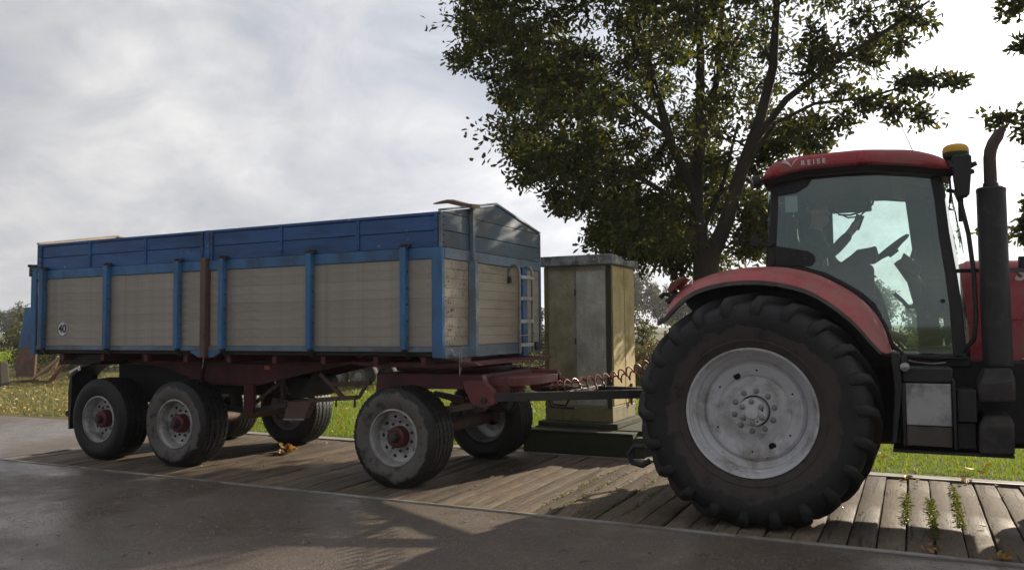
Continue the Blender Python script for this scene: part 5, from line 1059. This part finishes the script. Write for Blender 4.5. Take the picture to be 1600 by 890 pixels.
# main oak behind the cabinet
TX, TYY = -3.54, 15.8
Lz = np.array([(2.9, -5.0), (3.3, -5.7), (3.7, -6.3), (4.0, -6.5), (4.4, -6.9), (4.8, -7.5), (5.4, -7.7), (6.0, -7.75), (6.6, -7.7), (7.0, -7.9), (7.4, -8.7), (8.0, -9.0), (9.2, -9.0), (10.5, -8.2), (11.6, -6.8), (12.4, -5.0)])
Rz = np.array([(2.9, -2.6), (3.3, -2.5), (3.7, -2.2), (4.2, -2.0), (4.8, -1.6), (5.3, -1.3), (5.8, -0.9), (6.2, -0.6), (6.6, -0.3), (7.2, 0.4), (8.0, 1.0), (9.2, 1.2), (10.5, 0.6), (11.6, -0.8), (12.4, -2.4)])
rg = np.random.default_rng(21); C = []
voids = [np.array(v) for v in ((-2.9, 15.0, 4.7), (-2.0, 15.2, 6.4), (-2.4, 15.5, 5.3), (-3.2, 15.5, 7.3), (-4.3, 15.4, 7.6), (-3.0, 15.6, 3.9), (-1.4, 15.4, 7.2), (-5.0, 15.3, 5.9), (-6.6, 15.4, 8.6))]
NCL = 620
while len(C) < NCL:
    z = rg.uniform(2.95, 12.4); l = np.interp(z, Lz[:, 0], Lz[:, 1]) + 0.35; r = np.interp(z, Rz[:, 0], Rz[:, 1]) - 0.3
    x_ = rg.uniform(l, r); mid = (l + r) / 2; u_2 = (x_ - mid) / ((r - l) / 2 + 1e-6); hw = (4.3 if z > 4.5 else 2.6) * math.sqrt(max(0, 1 - u_2 ** 2)) + 0.3
    y_ = TYY + rg.uniform(-hw, hw); p = np.array([x_, y_, z])
    if any(math.hypot(p[0] - v[0], p[2] - v[2]) < 0.5 for v in voids): continue
    if x_ > -3.6 and z < 6.3 and rg.random() < 0.5: continue
    if y_ < TYY + 0.3 and z < 7.5 and (abs(x_ - np.interp(z, [3, 4.6, 7.5], [TX - 0.05, TX - 0.2, TX - 0.1])) < 0.42 or abs(x_ - np.interp(z, [3, 4.6, 5.5, 7.5], [TX + 0.15, TX + 0.75, TX + 1.1, TX + 1.45])) < 0.40) and rg.random() < 0.68: continue
    if C and np.min(np.linalg.norm(np.array(C) - p, axis=1)) < 0.31: continue
    C.append(p)
for (x_, z) in ((-8.9, 8.1), (-9.1, 7.75), (-8.6, 7.45), (-8.2, 7.2), (-9.0, 8.6), (-8.0, 6.75), (-7.75, 6.5), (-7.7, 5.5), (-7.5, 5.0), (-7.2, 4.7), (-6.5, 4.1), (-5.9, 3.55), (-5.5, 3.4), (-4.5, 2.95), (-4.2, 2.85), (-2.8, 3.3), (-2.7, 3.0),
                (0.75, 5.95), (0.4, 5.85), (0.05, 5.75), (-0.35, 5.7), (-0.7, 5.55), (-0.1, 5.45), (0.35, 5.35), (-1.0, 5.5), (-1.35, 5.15), (-1.5, 4.85), (0.3, 6.9), (0.0, 6.75), (-0.6, 6.55), (-4.9, 5.0), (-5.6, 5.6), (-5.3, 4.4), (-6.2, 6.4), (-6.0, 7.4), (-4.6, 6.6)):
    C.append(np.array([x_, TYY + rg.uniform(-0.6, 0.6), z]))
for _ in range(16): C.append(np.array([rg.uniform(-3.1, -2.35), TYY + rg.uniform(-0.5, 2.0), rg.uniform(3.0, 4.0)]))  # low clumps added to shade the bright patches on the road
for _ in range(14): C.append(np.array([rg.uniform(-3.4, -1.9), TYY + rg.uniform(0.2, 2.8), rg.uniform(3.8, 5.7)]))  # clumps added at the back to shade the trailer's front wall
C = np.array(C); RAD = rg.uniform(0.42, 0.72, len(C)); RAD[NCL:NCL + 31] = rg.uniform(0.28, 0.42, 31)
limbs = [([(TX, TYY, -0.1), (TX, TYY, 0.4), (TX, TYY, 1.6), (TX - 0.02, TYY, 2.7), (TX, TYY, 3.1)], [0.48, 0.36, 0.31, 0.30, 0.28]),
         ([(TX - 0.06, TYY, 2.9), (TX - 0.18, TYY + 0.1, 3.7), (TX - 0.2, TYY + 0.2, 4.6), (TX - 0.14, TYY + 0.3, 5.7), (TX - 0.1, TYY + 0.3, 7.2), (TX - 0.2, TYY + 0.2, 9.0), (TX - 0.3, TYY, 11.2)], [0.19, 0.15, 0.13, 0.115, 0.095, 0.065, 0.03]),
         ([(TX + 0.08, TYY, 2.95), (TX + 0.4, TYY - 0.1, 3.6), (TX + 0.75, TYY - 0.2, 4.6), (TX + 1.1, TYY - 0.2, 5.5), (TX + 1.35, TYY - 0.1, 6.5), (TX + 1.45, TYY, 8.0), (TX + 1.3, TYY, 10.0)], [0.19, 0.17, 0.145, 0.12, 0.10, 0.07, 0.03]),
         ([(TX - 0.2, TYY + 0.15, 4.2), (TX - 0.6, TYY - 0.2, 5.2), (TX - 0.85, TYY - 0.5, 6.4), (TX - 1.2, TYY - 0.7, 8.0), (TX - 1.8, TYY - 0.9, 10.0)], [0.12, 0.11, 0.095, 0.07, 0.03]),
         ([(TX - 0.14, TYY + 0.2, 5.0), (TX + 0.15, TYY + 0.5, 6.5), (TX + 0.3, TYY + 0.6, 8.2), (TX + 0.4, TYY + 0.6, 10.4)], [0.09, 0.08, 0.06, 0.03]),
         ([(TX + 0.9, TYY - 0.2, 5.0), (TX + 1.6, TYY - 0.3, 5.8), (TX + 2.4, TYY - 0.4, 6.3), (TX + 3.2, TYY - 0.4, 6.7), (TX + 4.0, TYY - 0.3, 7.2)], [0.085, 0.075, 0.06, 0.045, 0.02]),
         ([(TX + 0.85, TYY - 0.2, 4.7), (TX + 1.4, TYY - 0.4, 5.35), (TX + 2.1, TYY - 0.5, 5.6), (TX + 3.0, TYY - 0.4, 5.62), (TX + 4.2, TYY - 0.3, 5.9)], [0.055, 0.045, 0.035, 0.028, 0.01]),
         ([(TX - 0.1, TYY, 3.4), (TX + 0.25, TYY + 0.3, 4.3), (TX + 0.6, TYY + 0.3, 5.6)], [0.05, 0.045, 0.03]),
         ([(TX - 0.2, TYY, 3.9), (TX - 1.4, TYY - 0.4, 4.7), (TX - 2.8, TYY - 0.6, 5.0), (TX - 3.9, TYY - 0.5, 5.2)], [0.075, 0.06, 0.04, 0.015]),
         ([(TX - 0.6, TYY - 0.2, 5.4), (TX - 2.0, TYY - 0.5, 6.7), (TX - 3.6, TYY - 0.5, 7.6), (TX - 5.2, TYY - 0.3, 8.1)], [0.08, 0.065, 0.045, 0.015]),
         ([(TX - 0.25, TYY, 3.5), (TX - 1.2, TYY + 0.3, 3.9), (TX - 2.2, TYY + 0.2, 3.75)], [0.05, 0.04, 0.012])]
TS = 0.886; BN = np.array([TX * TS, TYY * TS, 0.0])
def near(p): return np.array(BN) + (np.array(p) - np.array([TX, TYY, 0])) * TS + np.array([0, 0, 0.19])
limbs = [([tuple(near(p)) for p in pts], [r * TS * 0.84 for r in rs]) for pts, rs in limbs]; C = np.array([near(p) for p in C]); RAD = RAD * TS
limbs[0][0][0] = (BN[0], BN[1], -0.1)
make_tree('oak_tree', 'large spreading oak tree with several stems rising behind the tractor and cabinet', tuple(BN), limbs, C, RAD, 185, 0.106, None, 3)
# second tree at the right edge
rg = np.random.default_rng(5); C = []
while len(C) < 130:
    u = rg.normal(size=3); u /= np.linalg.norm(u); p = np.array([5.3, 15.2, 6.9]) + u * rg.random() ** 0.4 * np.array([3.7, 3.0, 4.0])
    if p[2] < 2.9: continue
    if C and np.min(np.linalg.norm(np.array(C) - p, axis=1)) < 0.45: continue
    C.append(p)
for q in ((1.62, 6.5), (1.95, 6.35), (2.2, 6.2), (1.75, 5.85), (2.1, 5.6), (2.2, 5.2), (1.35, 4.85), (1.75, 4.65), (2.05, 4.75), (2.0, 4.2), (1.95, 3.9), (2.1, 3.6), (1.9, 3.4), (2.2, 3.2), (1.75, 3.2), (1.6, 3.0), (1.15, 3.05), (2.3, 3.9), (2.4, 4.4)): C.append(np.array([q[0], 14.5 + rg.uniform(-0.3, 0.3), q[1]]))
C = np.array(C); RAD = rg.uniform(0.4, 0.62, len(C)); RAD[130:] = rg.uniform(0.22, 0.36, len(C) - 130)
limbs = [([(5.3, 15.2, -0.1), (5.3, 15.2, 1.0), (5.25, 15.2, 3.0), (5.3, 15.2, 6.0), (5.2, 15.2, 9.5)], [0.34, 0.26, 0.22, 0.14, 0.04]),
         ([(5.28, 15.2, 2.8), (4.3, 14.9, 3.5), (3.2, 14.6, 3.8), (2.2, 14.5, 3.9)], [0.09, 0.07, 0.045, 0.015]), ([(5.28, 15.2, 3.8), (4.0, 14.8, 5.0), (3.0, 14.6, 5.8), (2.0, 14.5, 6.2)], [0.10, 0.075, 0.045, 0.015])]
make_tree('oak_tree', 'smaller oak at the right edge whose branch tips hang behind the exhaust', (5.3, 15.2, 0), limbs, C, RAD, 210, 0.115, None, 8)

# ------------------------------------------------------------------ shrubs, fence, far wood
def shrub_mesh(seed, w, h, ncl, nl, size):
    rng = np.random.default_rng(seed); P = []
    while len(P) < ncl:
        p = rng.uniform(-1, 1, 3); 
        if p[0] ** 2 + p[1] ** 2 + max(0, p[2]) ** 2 > 1: continue
        P.append((p[0] * w / 2, p[1] * w * 0.4, (p[2] + 1) * h / 2 * (0.75 + 0.35 * rng.random())))
    P = np.array(P); V, F = clump_leaves(P, rng.uniform(0.28, 0.5, ncl) * (size / 0.1) ** 0.3, nl, size, rng, 1.0); V[:, 2] = np.maximum(V[:, 2], 0.0)
    st = MB()
    for p in P[:26]: st.tube(branch_pts((rng.uniform(-.25, .25) * w, rng.uniform(-.1, .1) * w, -0.05), p, rng, 3), [0.022, 0.016, 0.010, 0.004], 4, False)
    return tri_mesh('crown', V, F), st.mesh('stems', 60)
SH = [shrub_mesh(31, 3.0, 2.2, 46, 110, 0.11), shrub_mesh(32, 2.6, 2.6, 46, 110, 0.11), shrub_mesh(33, 3.4, 1.9, 46, 110, 0.12)]
def shrub(x_, y_, k, mt, label, sc=1.0, rz=0.0):
    t = thing('shrub', (x_, y_, 0), label, 'shrub', 'shrubs along the lawn edge')
    me, st = SH[k]
    if not me.materials: me.materials.append(MATS['hedge_leaf'])
    if not st.materials: st.materials.append(MATS['bark'])
    for nm, q, mm in (('crown', me, mt), ('stems', st, 'bark')):
        o = bpy.data.objects.new(nm, q); COL.objects.link(o); o.parent = t; o.material_slots[0].link = 'OBJECT'; o.material_slots[0].material = MATS[mm]
    t.scale = (sc, sc, sc); t.rotation_euler.z = rz
    return t
for i, (x_, y_, k, mt, sc, lab) in enumerate((
    (-33.5, 22.0, 0, 'hedge_leaf', 1.05, 'broad green shrub at the left edge of the picture behind the verge'),
    (-29.8, 22.4, 2, 'hedge_leaf', 1.15, 'spreading green shrub rising behind the rusty metal sheet'),
    (-25.6, 18.6, 1, 'hedge_leaf', 0.55, 'dark shrub behind the broken timber frame'),
    (-22.6, 18.6, 0, 'hedge_leaf', 0.60, 'shrub seen under the tail of the blue trailer'),
    (-29.4, 19.6, 2, 'hedge_leaf', 0.62, 'low dark shrub beside the rusty metal sheet at the left edge'),
    (-37.5, 25.0, 1, 'hedge_leaf', 1.05, 'tall shrub at far left rising over the others'),
    (-19.0, 25.5, 2, 'hedge_leaf', 0.9, 'low shrub behind the small parked trailer'),
    (-15.6, 26.0, 0, 'hedge_leaf', 0.95, 'shrub beyond the lawn in line with the trailer turntable'),
    (-12.9, 26.2, 1, 'hedge_leaf', 0.95, 'shrub showing between the trailer front wall and the cabinet'),
    (-10.6, 25.0, 0, 'hedge_leaf', 0.95, 'shrub hidden mostly behind the metal cabinet'),
    (-7.9, 23.4, 1, 'hedge_leaf', 0.92, 'yellow green shrub just right of the cabinet'),
    (-6.5, 22.4, 2, 'brown_leaf', 0.62, 'low brown autumn shrub right of the cabinet behind the coiled hoses'),
    (-5.2, 23.8, 0, 'hedge_leaf', 1.0, 'green shrub behind the rear fender of the tractor'),
    (-2.4, 24.0, 1, 'hedge_leaf', 0.95, 'shrub seen through the rear of the tractor cab'),
    (-0.2, 23.0, 0, 'hedge_leaf', 0.95, 'green shrub seen through the lower part of the tractor cab glass'),
    (3.0, 24.0, 2, 'hedge_leaf', 0.95, 'shrub behind the tractor bonnet'))):
    shrub(x_, y_, k, mt, lab, sc, 0.7 * i)
fn = thing('wire_fence', (-5, 21.5, 0), 'low wire fence with thin wooden posts in front of the shrubs right of the cabinet', 'fence')
for x_ in np.arange(-13.5, 4.1, 2.5): MB().cyl((x_, 21.5, -0.05), (x_ + 0.02, 21.5, 1.5), 0.045, 0.04, 8).build('post', 'wood_raw', fn)
for z in (0.55, 0.98, 1.42): MB().tube([(x_, 21.45, z + (0.0 if i % 2 == 0 else -0.02)) for i, x_ in enumerate(np.arange(-13.5, 4.1, 1.25))], 0.012, 4).build('wire', 'wood_raw', fn)
# far wood
def far_mesh(seed):
    rng = np.random.default_rng(seed); P = []
    while len(P) < 110:
        u = rng.normal(size=3); u /= np.linalg.norm(u); p = u * rng.random() ** 0.35 * np.array([4.2, 3.5, 3.6]) + np.array([0, 0, 5.0])
        if p[2] > 0.8: P.append(p)
    P = np.array(P); V, F = clump_leaves(P, rng.uniform(0.7, 1.2, 110), 70, 0.34, rng, 0.8)
    tr = MB().tube([(0, 0, -0.2), (0.1, 0, 2.0), (0, 0.1, 4.0), (0.1, 0, 7.0)], [0.35, 0.28, 0.22, 0.06], 8)
    for p in P[:18]: tr.tube(branch_pts((0, 0, min(p[2], 3.0)), p, rng, 3), [0.12, 0.09, 0.06, 0.02], 4, False)
    return tri_mesh('crown', V, F), tr.mesh('trunk', 60)
FM = [far_mesh(51), far_mesh(52)]
for i, (x_, y_, sc, k, lab) in enumerate((
    (-31.0, 84, 0.86, 0, 'distant tree in the hazy wood hidden partly by the cabinet'),
    (-26.2, 80, 0.84, 1, 'distant tree of the hazy wood directly right of the cabinet'),
    (-22.4, 86, 0.80, 0, 'lower distant tree in the middle of the gap between cabinet and tractor fender'),
    (-18.6, 84, 0.82, 1, 'distant tree of the hazy wood just left of the tractor fender'),
    (-12.5, 90, 0.85, 0, 'distant tree behind the tractor rear wheel'),
    (-4.0, 92, 0.7, 1, 'distant tree seen low through the tractor cab'),
    (-98.0, 62, 0.62, 0, 'small distant tree on the horizon at the left edge'),
    (-92.0, 66, 0.55, 1, 'small distant tree on the horizon beside the tail of the trailer'))):
    t = thing('distant_tree', (x_, y_, 0), lab, 'tree', 'distant trees'); t.scale = (sc, sc, sc * (0.95 + 0.1 * (i % 2))); t.rotation_euler.z = i * 1.3
    for nm, q, mm in (('crown', FM[k][0], 'far_leaf'), ('trunk', FM[k][1], 'bark')):
        if not q.materials: q.materials.append(MATS[mm])
        o = bpy.data.objects.new(nm, q); COL.objects.link(o); o.parent = t

# ------------------------------------------------------------------ damp autumn air
g_ = G('air'); vp = g_.N('ShaderNodeVolumePrincipled'); vp.inputs['Color'].default_value = (0.93, 0.95, 1.0, 1); vp.inputs['Density'].default_value = 0.0007; vp.inputs['Anisotropy'].default_value = 0.3
g_.L(vp.outputs[0], g_.out.inputs['Volume'])
tag(B(-410, 410, -310, 610, -1.6, 14.5).build('haze', 'air', smooth=0), kind='stuff')

# ------------------------------------------------------------------ grass, weeds, fallen leaves
def blades(name, x0, x1, y0, y1, dens, h, w, mat, seed, z=-0.012):
    rng = np.random.default_rng(seed); n = int((x1 - x0) * (y1 - y0) * dens)
    P = np.stack([rng.uniform(x0, x1, n), rng.uniform(y0, y1, n), np.full(n, z)], 1); a = rng.uniform(0, 2 * PI, n); H = h * rng.uniform(0.5, 1.3, n)
    lean = rng.normal(size=(n, 2)) * 0.45; S_ = np.stack([np.cos(a), np.sin(a), np.zeros(n)], 1) * (w * rng.uniform(0.6, 1.2, n))[:, None]
    tip = P + np.stack([lean[:, 0] * H, lean[:, 1] * H, H], 1); V = np.stack([P - S_ / 2, P + S_ / 2, tip], 1).reshape(-1, 3); F = np.arange(3 * n).reshape(-1, 3)
    return tag(link(name, tri_mesh(name, V, F), mat), kind='stuff')
blades('lawn_grass', -12.5, 4.5, 10.0, 14.0, 1100, 0.055, 0.010, 'grass_blade', 1)
blades('lawn_grass', -16.0, 4.5, 14.0, 25.0, 260, 0.075, 0.018, 'grass_blade', 2)
blades('verge_grass', -30.0, -12.5, 10.2, 20.0, 170, 0.10, 0.020, 'dry_blade', 3)
blades('field_grass', -60.0, -22.0, 27.0, 45.0, 22, 0.45, 0.05, 'grass_blade', 4)
blades('field_grass', -22.0, 12.0, 26.5, 45.0, 30, 0.5, 0.05, 'dry_blade', 5)
def litter(name, P, size, mat, seed, flat=0.25):
    rng = np.random.default_rng(seed); n = len(P); D = rng.normal(size=(n, 3)); D[:, 2] *= flat
    V, F = leaves(P, D, size * rng.uniform(0.6, 1.3, n), size * rng.uniform(0.45, 0.8, n), rng, 0.35)
    return link(name, tri_mesh(name, V, F), mat)
def scatter(x0, x1, y0, y1, n, z, seed):
    rng = np.random.default_rng(seed); return np.stack([rng.uniform(x0, x1, n), rng.uniform(y0, y1, n), z + rng.uniform(0, 0.02, n)], 1)
tag(litter('fallen_leaves', scatter(-13, 4, 10.05, 20, 700, 0.03, 11), 0.085, 'fallen_leaf', 12), kind='stuff')
tag(litter('fallen_leaves', scatter(-30, -12.5, 10.0, 17.5, 1500, 0.02, 13), 0.09, 'yellow_leaf', 14), kind='stuff')
tag(litter('fallen_leaves', scatter(-10.4, 3, 6.65, 9.7, 110, 0.006, 15), 0.045, 'fallen_leaf', 16), kind='stuff')
tag(litter('fallen_leaves', scatter(-12, 2, 3.2, 6.5, 130, -0.002, 17), 0.028, 'fallen_leaf', 18), kind='stuff')
rng = np.random.default_rng(19); q = rng.normal(size=(22, 3)).clip(-1.5, 1.5) * np.array([0.09, 0.05, 0.0]) + np.array([-7.56, 8.50, 0.02]); q[:, 2] += rng.random(22) * 0.05
tag(litter('leaf_heap', q, 0.10, 'fallen_leaf', 20, 0.9), 'small heap of orange autumn leaves on the planks beneath the trailer', 'leaves')
for px_, py_, lab in ((-0.12, 9.62, 'rust coloured oak leaf on the far edge rail below the tractor step'), (0.45, 9.66, 'reddish fallen leaf on the far edge rail right of the weeds'), (0.12, 6.72, 'large brown fallen leaf at the near edge of the planks below the weeds'), (0.50, 6.66, 'large tan fallen leaf near the bottom right corner on the planks')):
    rng = np.random.default_rng(int(1000 + px_ * 100)); q = rng.normal(size=(5, 3)) * np.array([0.035, 0.03, 0]) + np.array([px_, py_, 0.012])
    tag(litter('fallen_leaf', q, 0.075, 'fallen_leaf', int(70 + px_ * 10), 0.3), lab, 'leaf', 'single leaves on the weighbridge')
def weed(gx0, y0, y1, n, lab, seed):
    rng = np.random.default_rng(seed); gx_ = PX0 + 0.103 + 0.2025 * round((gx0 - PX0 - 0.103 - 0.10125) / 0.2025) + 0.10125
    ys = rng.uniform(y0, y1, n); den = 0.5 + 0.5 * np.sin(ys * 31 + seed); P = np.stack([gx_ + rng.normal(size=n) * 0.014, ys, rng.uniform(-0.02, 0.02, n)], 1)
    D = np.stack([rng.normal(size=n) * 0.9, rng.normal(size=n) * 0.6, rng.uniform(0.1, 0.55, n)], 1); V, F = leaves(P, D, 0.034 * rng.uniform(0.4, 1.2, n) * (0.55 + 0.55 * den), 0.015 * rng.uniform(0.6, 1.3, n), rng, 0.2)
    return tag(link('weed_row', tri_mesh('weed_row', V, F), 'weed_leaf'), lab, 'weeds', 'weeds between the planks')
weed(-0.09, 7.55, 8.75, 330, 'left row of green weeds growing between planks right of the tractor wheel', 1)
weed(0.07, 7.05, 8.55, 560, 'middle and thickest row of green weeds between planks right of the tractor wheel', 2)
weed(0.26, 7.55, 9.4, 640, 'right thin row of green weeds between planks right of the tractor wheel', 3)
rng = np.random.default_rng(77); n = 900; gi = rng.integers(0, 5, n)
P = np.stack([PX0 + 0.103 + 0.10125 + 0.2025 * (36 + gi) + rng.normal(size=n) * 0.014, 6.7 + rng.beta(2, 2.5, n) * 2.6, rng.uniform(-0.015, 0.004, n)], 1)
D = np.stack([rng.normal(size=n), rng.normal(size=n), rng.uniform(0, 0.6, n)], 1); V, F = leaves(P, D, 0.022 * rng.uniform(0.5, 1.4, n), 0.012 * rng.uniform(0.6, 1.3, n), rng, 0.2)
tag(link('moss', tri_mesh('moss', V, F), 'weed_leaf'), kind='stuff')

def grit(name, x0, x1, y0, y1, n, smin, smax, mat, seed, z=-0.008):
    rng = np.random.default_rng(seed); sz = rng.uniform(smin, smax, n)[:, None, None]
    P = np.stack([rng.uniform(x0, x1, n), rng.uniform(y0, y1, n) , np.full(n, z)], 1)[:, None, :]
    base = np.array([[1, 0, 0], [0, 1, 0], [-1, 0, 0], [0, -1, 0], [0, 0, 0.9]])[None] * rng.uniform(0.6, 1.3, (n, 5, 3)); V = (P + base * sz).reshape(-1, 3)
    b = (np.arange(n) * 5)[:, None]; F = np.concatenate([b + np.array([[i, (i + 1) % 4, 4]]) for i in range(4)], 0)
    return tag(link(name, tri_mesh(name, V, F), mat), kind='stuff')
grit('grit', -9, 2.0, 3.0, 6.53, 18000, 0.0015, 0.0065, 'stone_grit', 91)
grit('grit', -10.4, 3.0, 6.62, 9.68, 5000, 0.0015, 0.006, 'stone_grit', 92, 0.0)
rng = np.random.default_rng(93); tw = MB()
for k in range(70):
    p = np.array([rng.uniform(-9, 1.5), rng.uniform(3.3, 6.4), -0.002]); a = rng.uniform(0, PI); L_ = rng.uniform(0.03, 0.10); d = np.array([math.cos(a), math.sin(a), 0]) * L_
    tw.tube([tuple(p), tuple(p + d * 0.5 + np.array([0, 0, 0.006])), tuple(p + d)], [0.003, 0.0025, 0.0015], 4, False)
tag(tw.build('twigs', 'bark'), kind='stuff')
